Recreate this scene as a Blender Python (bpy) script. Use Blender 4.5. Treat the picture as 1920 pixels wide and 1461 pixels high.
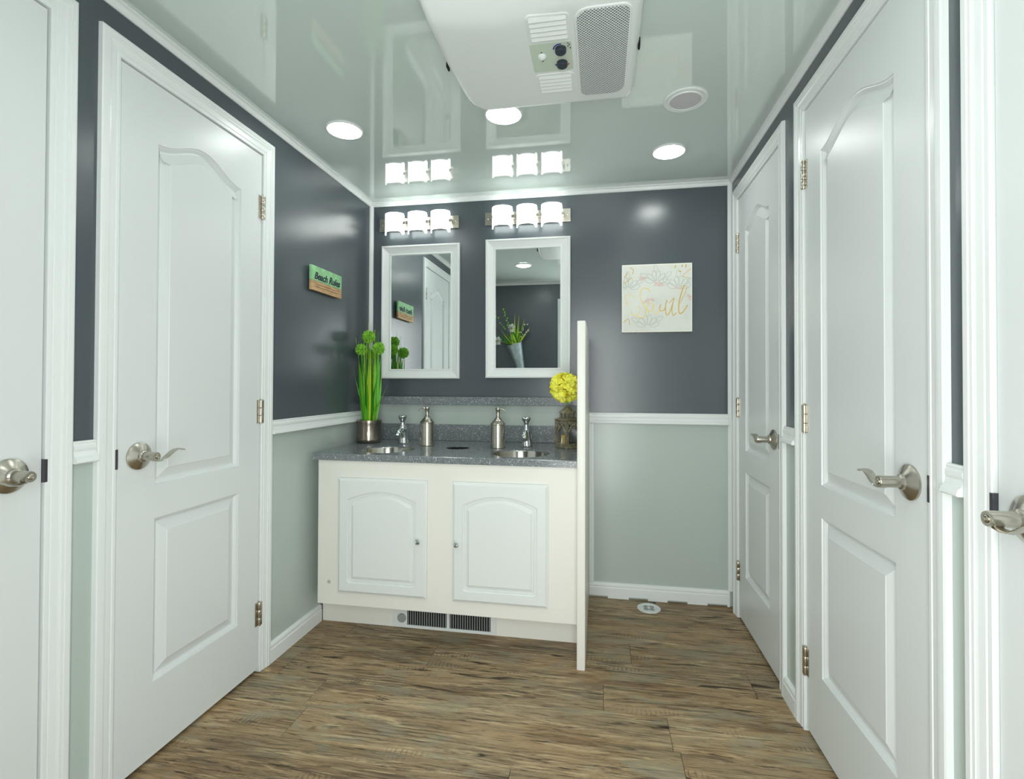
import bpy, bmesh, math, random
from mathutils import Vector, Matrix
random.seed(7)
for o in list(bpy.data.objects):
    bpy.data.objects.remove(o, do_unlink=True)
SC = bpy.context.scene
COL = SC.collection
PI = math.pi

# ------------------------------------------------------------------ room size (metres)
XO = 0.9                                                   # depth of the cubicles behind the side doors
XL, XR, YB, YF, H = -1.285, 0.651, 2.624, -0.10, 2.13     # left, right, vanity wall, entrance wall, ceiling
RAIL = 0.93                                                # height where light wainscot meets dark wall

# ------------------------------------------------------------------ camera
yaw, pit, rol = (math.radians(a) for a in (9.751, 0.658, 0.182))
Fv = Vector((-math.sin(yaw) * math.cos(pit), math.cos(yaw) * math.cos(pit), math.sin(pit)))
R0 = Vector((math.cos(yaw), math.sin(yaw), 0)); U0 = R0.cross(Fv)
Rv = R0 * math.cos(rol) + U0 * math.sin(rol); Uv = U0 * math.cos(rol) - R0 * math.sin(rol)
cd = bpy.data.cameras.new('camera'); cam = bpy.data.objects.new('camera', cd); COL.objects.link(cam)
m = Matrix.Identity(4)
for i in range(3):
    m[i][0], m[i][1], m[i][2] = Rv[i], Uv[i], -Fv[i]
m[2][3] = 1.10
cam.matrix_world = m
cd.sensor_fit = 'HORIZONTAL'; cd.sensor_width = 36.0; cd.lens = 927.26 / 1920 * 36
cd.shift_x = (960 - 965.16) / 1920; cd.shift_y = (710.92 - 730.5) / 1920
cd.clip_start = 0.01
SC.camera = cam

# ------------------------------------------------------------------ world, exposure (daylight enters by the open entrance doorway behind the camera)
w = bpy.data.worlds.new('world'); SC.world = w; w.use_nodes = True
w.node_tree.nodes['Background'].inputs[0].default_value = (0.95, 1.0, 0.985, 1)
w.node_tree.nodes['Background'].inputs[1].default_value = 4.9
SC.view_settings.view_transform = 'Standard'; SC.view_settings.look = 'None'
SC.view_settings.gamma = 1; SC.view_settings.use_curve_mapping = False
SC.view_settings.exposure = 0.66
pd = bpy.data.lights.new('doorway_portal', 'AREA'); pd.shape = 'RECTANGLE'; pd.size = 0.70; pd.size_y = 1.89; pd.cycles.is_portal = True
po = bpy.data.objects.new('doorway_portal', pd); COL.objects.link(po); po.location = (-0.0425, YF - 0.101, 0.945); po.rotation_euler = (-PI / 2, 0, PI)
LAMP_CAN = 21.0       # radiance of the ceiling lamp lenses
LAMP_SHADE = 3.2      # radiance of the vanity glass shades
LAMP_TINT = (0.95, 1.0, 0.965)

# ------------------------------------------------------------------ materials
def s2l(c):
    return tuple((v / 12.92 if v <= 0.04045 else ((v + 0.055) / 1.055) ** 2.4) for v in (x / 255 for x in c))
MATS = {}
def mat(name, rgb, rough=0.5, metal=0.0, spec=0.5, coat=0.0, bump=0.0, bscale=60.0, stretch=(1, 1, 1), var=0.0, vscale=4.0,
        emit=None, estr=0.0, trans=0.0, ior=1.45, alpha=1.0, sss=0.0, anis=0.0):
    M = bpy.data.materials.new(name); M.use_nodes = True; MATS[name] = M
    nt = M.node_tree; b = nt.nodes['Principled BSDF']; I = b.inputs
    col = (*s2l(rgb), 1)
    I['Base Color'].default_value = col; I['Roughness'].default_value = rough; I['Metallic'].default_value = metal
    I['Specular IOR Level'].default_value = spec; I['Coat Weight'].default_value = coat; I['Coat Roughness'].default_value = 0.08
    I['Transmission Weight'].default_value = trans; I['IOR'].default_value = ior; I['Alpha'].default_value = alpha
    I['Anisotropic'].default_value = anis
    if emit:
        I['Emission Color'].default_value = (*emit, 1); I['Emission Strength'].default_value = estr
    if bump or var:
        tc = nt.nodes.new('ShaderNodeTexCoord'); mp = nt.nodes.new('ShaderNodeMapping'); mp.inputs['Scale'].default_value = stretch
        nt.links.new(tc.outputs['Object'], mp.inputs[0])
    if bump:
        n = nt.nodes.new('ShaderNodeTexNoise'); n.inputs['Scale'].default_value = bscale; n.inputs['Detail'].default_value = 3
        nt.links.new(mp.outputs[0], n.inputs['Vector'])
        bp = nt.nodes.new('ShaderNodeBump'); bp.inputs['Strength'].default_value = bump; bp.inputs['Distance'].default_value = 0.004
        nt.links.new(n.outputs['Fac'], bp.inputs['Height']); nt.links.new(bp.outputs[0], I['Normal'])
    if var:
        n = nt.nodes.new('ShaderNodeTexNoise'); n.inputs['Scale'].default_value = vscale; n.inputs['Detail'].default_value = 4
        nt.links.new(mp.outputs[0], n.inputs['Vector'])
        mr = nt.nodes.new('ShaderNodeMapRange'); mr.inputs[1].default_value = 0.3; mr.inputs[2].default_value = 0.7
        mr.inputs[3].default_value = 1 - var; mr.inputs[4].default_value = 1 + var
        nt.links.new(n.outputs['Fac'], mr.inputs[0])
        mx = nt.nodes.new('ShaderNodeVectorMath'); mx.operation = 'SCALE'; mx.inputs[0].default_value = col[:3]
        nt.links.new(mr.outputs[0], mx.inputs['Scale']); nt.links.new(mx.outputs[0], I['Base Color'])
    return M

mat('wall_dark', (76, 84, 90), rough=0.26, spec=0.8, bump=0.05, bscale=40, stretch=(9, 9, 0.35))
mat('wall_light', (184, 195, 189), rough=0.22, spec=0.5, bump=0.02, bscale=30, stretch=(4, 4, 0.4))
mat('ceiling_gloss', (211, 223, 218), rough=0.045, spec=1.0, ior=1.7, bump=0.006, bscale=5)
mat('white_paint', (232, 236, 235), rough=0.30, spec=0.5)
mat('door_paint', (222, 226, 226), rough=0.32, spec=0.5, bump=0.035, bscale=26, stretch=(6, 6, 0.4))
mat('cabinet_white', (238, 236, 229), rough=0.34, spec=0.45)
mat('cabinet_door_white', (230, 234, 232), rough=0.30, spec=0.45)
mat('plastic_white', (226, 231, 229), rough=0.32, spec=0.5)
mat('plastic_grey', (150, 156, 154), rough=0.4)
mat('control_green', (196, 208, 192), rough=0.4)
mat('nickel', (186, 181, 170), rough=0.24, metal=1.0, anis=0.4)
mat('nickel_bright', (206, 198, 182), rough=0.18, metal=1.0)
mat('steel', (200, 196, 188), rough=0.16, metal=1.0)
mat('chrome', (225, 230, 232), rough=0.05, metal=1.0)
mat('dark_metal', (92, 90, 98), rough=0.3, metal=0.9)
mat('black', (8, 8, 10), rough=0.6)
mat('knob_dark', (46, 54, 64), rough=0.35)
mat('blue_print', (28, 44, 150), rough=0.5)
mat('red_print', (190, 60, 60), rough=0.5)
mat('slot_grey', (104, 108, 118), rough=0.6)
mat('dark_print', (40, 50, 60), rough=0.5)
mat('mirror_glass', (235, 240, 240), rough=0.0, metal=1.0)
mat('clear_glass', (255, 255, 255), rough=0.02, trans=1.0, ior=1.45)
mat('subfloor', (34, 28, 22), rough=0.9)
mat('leaf_deep', (44, 140, 30), rough=0.42, var=0.35, vscale=9, stretch=(1, 1, .35))
mat('leaf_mid', (92, 176, 34), rough=0.42, var=0.3, vscale=9, stretch=(1, 1, .35))
mat('leaf_lime', (182, 216, 56), rough=0.42, var=0.25, vscale=9, stretch=(1, 1, .35))
mat('allium', (150, 212, 78), rough=0.5, var=0.35, vscale=60)
mat('petal_yellow', (255, 252, 96), rough=0.5)
mat('petal_core', (232, 176, 20), rough=0.6)
mat('candle_wax', (244, 214, 112), rough=0.5)
mat('bronze', (156, 148, 126), rough=0.42, metal=0.6, bump=0.5, bscale=140, var=0.5, vscale=55)
mat('pot_metal', (150, 140, 130), rough=0.24, metal=1.0, bump=0.25, bscale=45, stretch=(1, 1, .5), var=0.2, vscale=20)
mat('galvanised', (176, 192, 196), rough=0.38, metal=0.6, var=0.18, vscale=26)
mat('sign_green', (150, 204, 150), rough=0.6, var=0.22, vscale=30)
mat('sign_brown', (196, 160, 118), rough=0.65, var=0.3, vscale=22, stretch=(1, 1, 6))
mat('sign_edge', (224, 200, 166), rough=0.7)
mat('sign_ink', (26, 40, 58), rough=0.6)
mat('sign_ink_brown', (120, 84, 62), rough=0.6)
mat('canvas', (226, 228, 220), rough=0.7, var=0.06, vscale=9)
mat('canvas_edge', (244, 242, 232), rough=0.7)
mat('ink_gold', (214, 182, 96), rough=0.4, metal=0.3)
mat('ink_gold_pale', (240, 222, 160), rough=0.5)
mat('ink_pink', (226, 180, 166), rough=0.7)
mat('ink_grey', (178, 186, 180), rough=0.7)
mat('flower_white', (244, 246, 240), rough=0.6)
mat('flower_pink', (232, 206, 214), rough=0.6)
mat('stain_grey', (188, 190, 184), rough=0.5)
mat('speaker_cloth', (196, 194, 198), rough=0.8)
mat('lamp_lens', (255, 255, 255), rough=0.4, emit=LAMP_TINT, estr=LAMP_CAN)
mat('lamp_shade', (245, 250, 248), rough=0.25, emit=LAMP_TINT, estr=LAMP_SHADE)

def floor_material():
    M = bpy.data.materials.new('vinyl_plank'); M.use_nodes = True; MATS['vinyl_plank'] = M
    nt = M.node_tree; N = nt.nodes.new; Lk = nt.links.new; b = nt.nodes['Principled BSDF']
    tc = N('ShaderNodeTexCoord'); oi = N('ShaderNodeObjectInfo')
    mul = N('ShaderNodeVectorMath'); mul.operation = 'SCALE'; mul.inputs[0].default_value = (37.0, 61.0, 11.0)
    Lk(oi.outputs['Random'], mul.inputs['Scale'])
    add = N('ShaderNodeVectorMath'); add.operation = 'ADD'; Lk(tc.outputs['Object'], add.inputs[0]); Lk(mul.outputs[0], add.inputs[1])
    def noise(scale, stretch, detail=4, dist=0.0, rough=0.5):
        mp = N('ShaderNodeMapping'); mp.inputs['Scale'].default_value = stretch; Lk(add.outputs[0], mp.inputs[0])
        n = N('ShaderNodeTexNoise'); n.inputs['Scale'].default_value = scale; n.inputs['Detail'].default_value = detail
        n.inputs['Distortion'].default_value = dist; n.inputs['Roughness'].default_value = rough
        Lk(mp.outputs[0], n.inputs['Vector']); return n.outputs['Fac']
    def ramp(fac, stops):
        r = N('ShaderNodeValToRGB'); e = r.color_ramp.elements
        while len(e) < len(stops): e.new(0.5)
        for k, (p, c) in enumerate(stops): e[k].position = p; e[k].color = (*s2l(c), 1)
        Lk(fac, r.inputs[0]); return r.outputs['Color']
    def mix(a, bb, fac, mode='MIX'):
        x = N('ShaderNodeMix'); x.data_type = 'RGBA'; x.blend_type = mode
        Lk(a, x.inputs['A']) if not isinstance(a, tuple) else setattr(x.inputs['A'], 'default_value', (*s2l(a), 1))
        Lk(bb, x.inputs['B']) if not isinstance(bb, tuple) else setattr(x.inputs['B'], 'default_value', (*s2l(bb), 1))
        if isinstance(fac, float): x.inputs['Factor'].default_value = fac
        else: Lk(fac, x.inputs['Factor'])
        return x.outputs['Result']
    def thr(fac, a, c, lo=0.0, hi=1.0):
        r = N('ShaderNodeMapRange'); r.inputs[1].default_value = a; r.inputs[2].default_value = c
        r.inputs[3].default_value = lo; r.inputs[4].default_value = hi; Lk(fac, r.inputs[0]); return r.outputs[0]
    base = ramp(noise(2.6, (1.0, 4.5, 1), 6, 0.9, 0.6), [(0.30, (92, 74, 54)), (0.44, (136, 114, 84)), (0.56, (168, 144, 110)), (0.70, (128, 116, 92))])
    warm = ramp(noise(1.7, (1.3, 3.6, 1), 3, 0.5), [(0.38, (156, 124, 86)), (0.62, (130, 120, 98))])
    c = mix(base, warm, 0.42)
    c = mix(c, (190, 168, 132), thr(noise(3.6, (0.8, 9.0, 1), 6, 1.6, 0.65), 0.52, 0.64, 0, 0.8))
    grain = noise(8.0, (0.8, 9.0, 1), 8, 1.4, 0.72)
    c = mix(c, (62, 48, 34), thr(grain, 0.49, 0.64, 0, 0.8))
    streak = noise(2.4, (0.7, 10.0, 1), 5, 2.6, 0.62)
    c = mix(c, (36, 28, 20), thr(streak, 0.58, 0.65, 0, 0.92))
    grey = noise(2.8, (1.0, 2.8, 1), 5, 1.6, 0.6)
    c = mix(c, (140, 135, 114), thr(grey, 0.53, 0.64, 0, 0.6))
    # curly knots
    vo = N('ShaderNodeTexVoronoi'); vo.inputs['Scale'].default_value = 2.6
    kmp = N('ShaderNodeMapping'); kmp.inputs['Scale'].default_value = (0.8, 2.2, 1); Lk(add.outputs[0], kmp.inputs[0]); Lk(kmp.outputs[0], vo.inputs['Vector'])
    kw = N('ShaderNodeTexWave'); kw.wave_type = 'RINGS'; kw.inputs['Scale'].default_value = 9; kw.inputs['Distortion'].default_value = 7; kw.inputs['Detail'].default_value = 3
    Lk(kmp.outputs[0], kw.inputs['Vector'])
    kk = N('ShaderNodeMath'); kk.operation = 'MULTIPLY'; Lk(thr(vo.outputs['Distance'], 0.34, 0.10), kk.inputs[0]); Lk(thr(kw.outputs['Fac'], 0.55, 0.85), kk.inputs[1])
    k2 = N('ShaderNodeMath'); k2.operation = 'MULTIPLY'; Lk(kk.outputs[0], k2.inputs[0]); k2.inputs[1].default_value = 0.6
    c = mix(c, (58, 48, 36), k2.outputs[0])
    # saw marks across the plank, only in small patches
    wv = N('ShaderNodeTexWave'); wv.wave_type = 'BANDS'; wv.bands_direction = 'X'; wv.inputs['Scale'].default_value = 20
    wv.inputs['Distortion'].default_value = 5.0; wv.inputs['Detail'].default_value = 3; wv.inputs['Detail Scale'].default_value = 1.2
    Lk(add.outputs[0], wv.inputs['Vector'])
    saw = thr(wv.outputs['Fac'], 0.70, 0.95)
    patch = thr(noise(2.6, (1.2, 6.0, 1), 3), 0.60, 0.68)
    mm = N('ShaderNodeMath'); mm.operation = 'MULTIPLY'; Lk(saw, mm.inputs[0]); Lk(patch, mm.inputs[1])
    m2 = N('ShaderNodeMath'); m2.operation = 'MULTIPLY'; Lk(mm.outputs[0], m2.inputs[0]); m2.inputs[1].default_value = 0.45
    c = mix(c, (56, 44, 32), m2.outputs[0])
    # tone of each plank
    tv = thr(oi.outputs['Random'], 0, 1, 0.98, 1.28)
    sc = N('ShaderNodeVectorMath'); sc.operation = 'SCALE'; Lk(c, sc.inputs[0]); Lk(tv, sc.inputs['Scale'])
    Lk(sc.outputs[0], b.inputs['Base Color'])
    b.inputs['Roughness'].default_value = 0.48; b.inputs['Specular IOR Level'].default_value = 0.35
    bp = N('ShaderNodeBump'); bp.inputs['Strength'].default_value = 0.25; bp.inputs['Distance'].default_value = 0.003
    Lk(grain, bp.inputs['Height']); Lk(bp.outputs[0], b.inputs['Normal'])
floor_material()

def stone_material():
    M = bpy.data.materials.new('speckled_stone'); M.use_nodes = True; MATS['speckled_stone'] = M
    nt = M.node_tree; N = nt.nodes.new; Lk = nt.links.new; b = nt.nodes['Principled BSDF']
    tc = N('ShaderNodeTexCoord')
    def layer(scale, a, c, col, prev):
        v = N('ShaderNodeTexVoronoi'); v.inputs['Scale'].default_value = scale; Lk(tc.outputs['Object'], v.inputs['Vector'])
        sep = N('ShaderNodeSeparateColor'); Lk(v.outputs['Color'], sep.inputs[0])
        r = N('ShaderNodeMapRange'); r.inputs[1].default_value = a; r.inputs[2].default_value = a + .01; Lk(sep.outputs[0], r.inputs[0])
        d = N('ShaderNodeMapRange'); d.inputs[1].default_value = c; d.inputs[2].default_value = c * 0.6; Lk(v.outputs['Distance'], d.inputs[0])
        mu = N('ShaderNodeMath'); mu.operation = 'MULTIPLY'; Lk(r.outputs[0], mu.inputs[0]); Lk(d.outputs[0], mu.inputs[1])
        x = N('ShaderNodeMix'); x.data_type = 'RGBA'; Lk(mu.outputs[0], x.inputs['Factor'])
        if isinstance(prev, tuple): x.inputs['A'].default_value = (*s2l(prev), 1)
        else: Lk(prev, x.inputs['A'])
        x.inputs['B'].default_value = (*s2l(col), 1); return x.outputs['Result']
    c = layer(300, 0.70, 0.6, (86, 92, 97), (122, 129, 132))
    c = layer(240, 0.80, 0.5, (168, 174, 176), c)
    c = layer(170, 0.88, 0.42, (206, 209, 210), c)
    c = layer(95, 0.93, 0.26, (226, 228, 228), c)
    Lk(c, b.inputs['Base Color']); b.inputs['Roughness'].default_value = 0.2; b.inputs['Specular IOR Level'].default_value = 0.5
stone_material()

def perforated_material():
    M = bpy.data.materials.new('perforated_grille'); M.use_nodes = True; MATS['perforated_grille'] = M
    nt = M.node_tree; N = nt.nodes.new; Lk = nt.links.new; b = nt.nodes['Principled BSDF']
    tc = N('ShaderNodeTexCoord'); mp = N('ShaderNodeMapping'); mp.inputs['Rotation'].default_value = (0, 0, PI / 4); mp.inputs['Scale'].default_value = (150, 150, 0)
    Lk(tc.outputs['Object'], mp.inputs[0])
    fr = N('ShaderNodeVectorMath'); fr.operation = 'FRACTION'; Lk(mp.outputs[0], fr.inputs[0])
    su = N('ShaderNodeVectorMath'); su.operation = 'SUBTRACT'; Lk(fr.outputs[0], su.inputs[0]); su.inputs[1].default_value = (0.5, 0.5, 0)
    ln = N('ShaderNodeVectorMath'); ln.operation = 'LENGTH'; Lk(su.outputs[0], ln.inputs[0])
    r = N('ShaderNodeMapRange'); r.inputs[1].default_value = 0.32; r.inputs[2].default_value = 0.40; Lk(ln.outputs['Value'], r.inputs[0])
    x = N('ShaderNodeMix'); x.data_type = 'RGBA'; Lk(r.outputs[0], x.inputs['Factor'])
    x.inputs['A'].default_value = (*s2l((96, 104, 106)), 1); x.inputs['B'].default_value = (*s2l((226, 231, 229)), 1)
    Lk(x.outputs['Result'], b.inputs['Base Color']); b.inputs['Roughness'].default_value = 0.4
    bp = N('ShaderNodeBump'); bp.inputs['Strength'].default_value = 0.8; bp.inputs['Distance'].default_value = 0.002
    Lk(r.outputs[0], bp.inputs['Height']); Lk(bp.outputs[0], b.inputs['Normal'])
perforated_material()

# ------------------------------------------------------------------ helpers
WL = {}                                     # world position of each object's origin
def tag(o, label=None, cat=None, group=None, kind=None):
    if label: o['label'] = label
    if cat: o['category'] = cat
    if group: o['group'] = group
    if kind: o['kind'] = kind
    return o
def empty(name, loc, label=None, cat=None, group=None, kind=None):
    o = bpy.data.objects.new(name, None); COL.objects.link(o); o.location = loc; o.empty_display_size = 0.05
    WL[o.name] = Vector(loc); return tag(o, label, cat, group, kind)
class MB:
    """collects world-space geometry for one mesh"""
    def __init__(self): self.bm = bmesh.new()
    def poly(self, pts):
        vs = [self.bm.verts.new(p) for p in pts]; return self.bm.faces.new(vs)
    def box(self, a, b, bevel=0.0, seg=2):
        (x0, y0, z0), (x1, y1, z1) = a, b
        v = [self.bm.verts.new(p) for p in ((x0,y0,z0),(x1,y0,z0),(x1,y1,z0),(x0,y1,z0),(x0,y0,z1),(x1,y0,z1),(x1,y1,z1),(x0,y1,z1))]
        fs = [self.bm.faces.new([v[i] for i in q]) for q in ((3,2,1,0),(4,5,6,7),(0,1,5,4),(1,2,6,5),(2,3,7,6),(3,0,4,7))]
        if bevel:
            es = list({e for f in fs for e in f.edges})
            bmesh.ops.bevel(self.bm, geom=es, offset=bevel, segments=seg, affect='EDGES', profile=0.5)
        return self
    def obox(self, c, ax, ay, az, hx, hy, hz):
        c = Vector(c); ax, ay, az = Vector(ax).normalized()*hx, Vector(ay).normalized()*hy, Vector(az).normalized()*hz
        v = [self.bm.verts.new(c + sx*ax + sy*ay + sz*az) for sz in (-1,1) for sx, sy in ((-1,-1),(1,-1),(1,1),(-1,1))]
        for q in ((3,2,1,0),(4,5,6,7),(0,1,5,4),(1,2,6,5),(2,3,7,6),(3,0,4,7)): self.bm.faces.new([v[i] for i in q])
        return self
    def loft(self, rings, closed=True, cap0=True, cap1=True):
        R = [[self.bm.verts.new(p) for p in r] for r in rings]; n = len(R[0])
        for a, b in zip(R, R[1:]):
            for i in range(n if closed else n - 1):
                j = (i + 1) % n
                self.bm.faces.new((a[i], a[j], b[j], b[i]))
        if closed and cap0: self.bm.faces.new(R[0][::-1])
        if closed and cap1: self.bm.faces.new(R[-1])
        return self
    def lathe(self, c, prof, axis=(0,0,1), n=32, cap0=True, cap1=True):
        c = Vector(c); ax = Vector(axis).normalized(); t = Vector((1,0,0)) if abs(ax.x) < .9 else Vector((0,1,0))
        e1 = ax.cross(t).normalized(); e2 = ax.cross(e1)
        rings = [[c + ax*h + (e1*math.cos(2*PI*i/n) + e2*math.sin(2*PI*i/n))*max(r, 1e-5) for i in range(n)] for r, h in prof]
        return self.loft(rings, True, cap0, cap1)
    def tube(self, pts, rad, n=10, flat=1.0, up=None):
        pts = [Vector(p) for p in pts]; rs = rad if isinstance(rad, (list, tuple)) else [rad]*len(pts); rings = []
        prev = None
        for i, p in enumerate(pts):
            t = (pts[min(i+1, len(pts)-1)] - pts[max(i-1, 0)]).normalized()
            if up is not None: u = Vector(up)
            elif prev is not None: u = prev
            else: u = Vector((0,0,1)) if abs(t.z) < .9 else Vector((1,0,0))
            e1 = (u - t*u.dot(t)).normalized(); prev = e1; e2 = t.cross(e1)
            rings.append([p + (e1*math.cos(2*PI*k/n)*flat + e2*math.sin(2*PI*k/n))*rs[i] for k in range(n)])
        return self.loft(rings)
    def sweep(self, prof, p0, p1, nrm, up, m0=0.0, m1=0.0):
        """profile (d, h): d along nrm, h along up, run from p0 to p1; m: mitre factor"""
        p0, p1, nrm, up = Vector(p0), Vector(p1), Vector(nrm), Vector(up); t = (p1 - p0).normalized()
        r0 = [p0 + nrm*d + up*h + t*(m0*d) for d, h in prof]; r1 = [p1 + nrm*d + up*h - t*(m1*d) for d, h in prof]
        return self.loft([r0, r1])
    def ball(self, c, r, sub=2, sc=(1,1,1)):
        g = bmesh.ops.create_icosphere(self.bm, subdivisions=sub, radius=r)
        for v in g['verts']: v.co = Vector((v.co.x*sc[0], v.co.y*sc[1], v.co.z*sc[2])) + Vector(c)
        return self
    def holed(self, outer, holes):
        """flat face with holes"""
        es = []; loops = []
        for loop in [outer] + holes:
            vs = [self.bm.verts.new(p) for p in loop]; loops.append(vs)
            es += [self.bm.edges.new((vs[i], vs[(i+1) % len(vs)])) for i in range(len(vs))]
        bmesh.ops.triangle_fill(self.bm, use_beauty=True, use_dissolve=False, edges=es)
        return loops
    def bridge(self, a, b):
        n = len(a)
        for i in range(n):
            j = (i+1) % n; self.bm.faces.new((a[i], a[j], b[j], b[i]))
    def build(self, name, material, parent=None, smooth=False, label=None, cat=None, group=None, kind=None, angle=35, origin=None, recalc=True):
        if recalc: bmesh.ops.recalc_face_normals(self.bm, faces=self.bm.faces)
        off = WL[parent.name] if parent is not None else (Vector(origin) if origin is not None else None)
        if off is None:
            vs = self.bm.verts; lo = [min(v.co[i] for v in vs) for i in range(3)]; hi = [max(v.co[i] for v in vs) for i in range(3)]
            off = Vector(((lo[0]+hi[0])/2, (lo[1]+hi[1])/2, lo[2]))
        for v in self.bm.verts: v.co -= off
        me = bpy.data.meshes.new(name)
        if smooth:
            lim = math.radians(angle)
            for f in self.bm.faces: f.smooth = True
            for e in self.bm.edges:
                if len(e.link_faces) == 2 and e.calc_face_angle(0) > lim: e.smooth = False
        self.bm.to_mesh(me); self.bm.free()
        ms = material if isinstance(material, (list, tuple)) else [material]
        for x in ms: me.materials.append(MATS[x])
        o = bpy.data.objects.new(name, me); COL.objects.link(o)
        if parent is not None: o.parent = parent
        else: o.location = off
        WL[o.name] = off.copy()
        return tag(o, label, cat, group, kind)
def struct(mb, name, material, label, **k):
    return mb.build(name, material, kind='structure', label=label, **k)
def inset(poly, d):
    """offset a counter-clockwise 2-D polygon inwards"""
    n = len(poly); out = []
    for i in range(n):
        a, b, c = poly[i-1], poly[i], poly[(i+1) % n]
        e1 = Vector((b[0]-a[0], b[1]-a[1])).normalized(); e2 = Vector((c[0]-b[0], c[1]-b[1])).normalized()
        n1, n2 = Vector((-e1.y, e1.x)), Vector((-e2.y, e2.x)); mm = n1 + n2
        k = d / max(0.35, (1 + n1.dot(n2)))
        out.append((b[0] + mm.x*k, b[1] + mm.y*k))
    return out
def rrect(x0, y0, x1, y1, r, n=6):
    p = []
    rs = r if isinstance(r, (tuple, list)) else (r,)*4           # corners: x1y0, x1y1, x0y1, x0y0
    for (cx, cy, a0, rr) in ((x1, y0, -PI/2, rs[0]), (x1, y1, 0, rs[1]), (x0, y1, PI/2, rs[2]), (x0, y0, PI, rs[3])):
        sx = cx - rr if cx == x1 else cx + rr; sy = cy - rr if cy == y1 else cy + rr
        for i in range(n+1):
            a = a0 + PI/2*i/n; p.append((sx + rr*math.cos(a), sy + rr*math.sin(a)))
    return p

# ------------------------------------------------------------------ doors and openings data
# (leaf y0, leaf y1, hinge side: 1 = far end / 0 = near end, leaf top)
DOORS_L = [(0.375, 0.954, 0, 1.983), (1.135, 1.706, 1, 1.981)]
DOORS_R = [(0.350, 0.947, 0, 1.985), (1.117, 1.722, 1, 1.985), (1.952, 2.500, 1, 1.985)]
ENTRY = (-0.385, 0.300, 1, 1.885)
GAP, CW = 0.004, 0.058

def side_wall(name, x_in, x_out, doors, label):
    mb = MB(); xa, xb = min(x_in, x_out), max(x_in, x_out)
    ys = [YF]
    for (a, b, _, top) in doors: ys += [a - GAP - .012, b + GAP + .012]
    ys.append(YB)
    for i in range(0, len(ys), 2):
        for z0, z1, mi in ((-.02, RAIL, 1), (RAIL, H + .05, 0)):
            n0 = len(mb.bm.faces); mb.box((xa, ys[i], z0), (xb, ys[i+1], z1)); mb.bm.faces.ensure_lookup_table()
            for f in mb.bm.faces[n0:]: f.material_index = mi
    for (a, b, _, top) in doors:
        n0 = len(mb.bm.faces); mb.box((xa, a - GAP - .012, top + GAP + .012), (xb, b + GAP + .012, H + .05)); mb.bm.faces.ensure_lookup_table()
        for f in mb.bm.faces[n0:]: f.material_index = 0
    return struct(mb, name, ['wall_dark', 'wall_light'], label)
side_wall('wall_left', XL, XL - .1, DOORS_L, 'left wall, dark slate paint above pale grey wainscot')
side_wall('wall_right', XR, XR + .1, DOORS_R, 'right wall with three doors, slate paint above pale grey')
mb = MB()
for x0, x1, z0, z1, mi in ((XL - XO, -.07, -.02, 1.0, 1), (XL - XO, -.07, 1.0, H + .05, 0), (-.07, XR + XO, -.02, RAIL, 1), (-.07, XR + XO, RAIL, H + .05, 0)):
    n0 = len(mb.bm.faces); mb.box((x0, YB, z0), (x1, YB + .1, z1)); mb.bm.faces.ensure_lookup_table()
    for f in mb.bm.faces[n0:]: f.material_index = mi
struct(mb, 'wall_back', ['wall_dark', 'wall_light'], 'slate grey wall behind the vanity with pale lower half')
mb = MB()
ea, eb = ENTRY[0] - GAP - .012, ENTRY[1] + GAP + .012
for x0, x1 in ((XL - XO, ea), (eb, XR + XO)):
    for z0, z1, mi in ((-.02, RAIL, 1), (RAIL, H + .05, 0)):
        n0 = len(mb.bm.faces); mb.box((x0, YF - .1, z0), (x1, YF, z1)); mb.bm.faces.ensure_lookup_table()
        for f in mb.bm.faces[n0:]: f.material_index = mi
mb.box((ea, YF - .1, ENTRY[3] + GAP + .012), (eb, YF, H + .05))
struct(mb, 'wall_front', ['wall_dark', 'wall_light'], 'slate wall with metal flower cone, seen in right mirror')
for nm, x0, lab in (('wall_left_outer', XL - XO - .05, 'outer wall of the cubicles behind the left doors'), ('wall_right_outer', XR + XO, 'outer wall of the cubicles behind the right doors')):
    struct(MB().box((x0, YF - .1, -.02), (x0 + .05, YB + .1, H + .05)), nm, 'wall_light', lab)
mb = MB(); mb.box((XL - XO, YF - .1, H), (XR + XO, YB + .1, H + .05))
struct(mb, 'ceiling', 'ceiling_gloss', 'glossy pale grey-green ceiling')

# floor and its planks
fl = empty('floor', ((XL + XR)/2, (YB + YF)/2, -0.02), kind='structure', label='weathered brown vinyl plank floor')
mb = MB(); mb.box((XL - XO, YF - .1, -.03), (XR + XO, YB + .1, -.004)); mb.build('subfloor', 'subfloor', fl)
PW, PLN = 0.152, 1.22
def plank_mesh(lx, ly):
    b = bmesh.new(); x, y = lx/2 - .0006, ly/2 - .0006
    lo = [b.verts.new(p) for p in ((-x,-y,-.004),(x,-y,-.004),(x,y,-.004),(-x,y,-.004))]
    mi = [b.verts.new(p) for p in ((-x,-y,-.0008),(x,-y,-.0008),(x,y,-.0008),(-x,y,-.0008))]
    e = .0012; hi = [b.verts.new(p) for p in ((-x+e,-y+e,0),(x-e,-y+e,0),(x-e,y-e,0),(-x+e,y-e,0))]
    for A, B in ((lo, mi), (mi, hi)):
        for i in range(4): b.faces.new((A[i], A[(i+1)%4], B[(i+1)%4], B[i]))
    b.faces.new(hi)
    me = bpy.data.meshes.new('plank'); b.to_mesh(me); b.free(); me.materials.append(MATS['vinyl_plank']); return me
pm_cache = {}
joints = {0: -.35, 1: .125, 2: .55, 3: .014, 4: .22, 5: -.98, 6: -.25, 7: .42}
yrow = 2.32 - PW*16; r = 16; rows = []
ytop = 2.32
row = 0
y1 = 2.32 + 3*PW
k = -3
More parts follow.
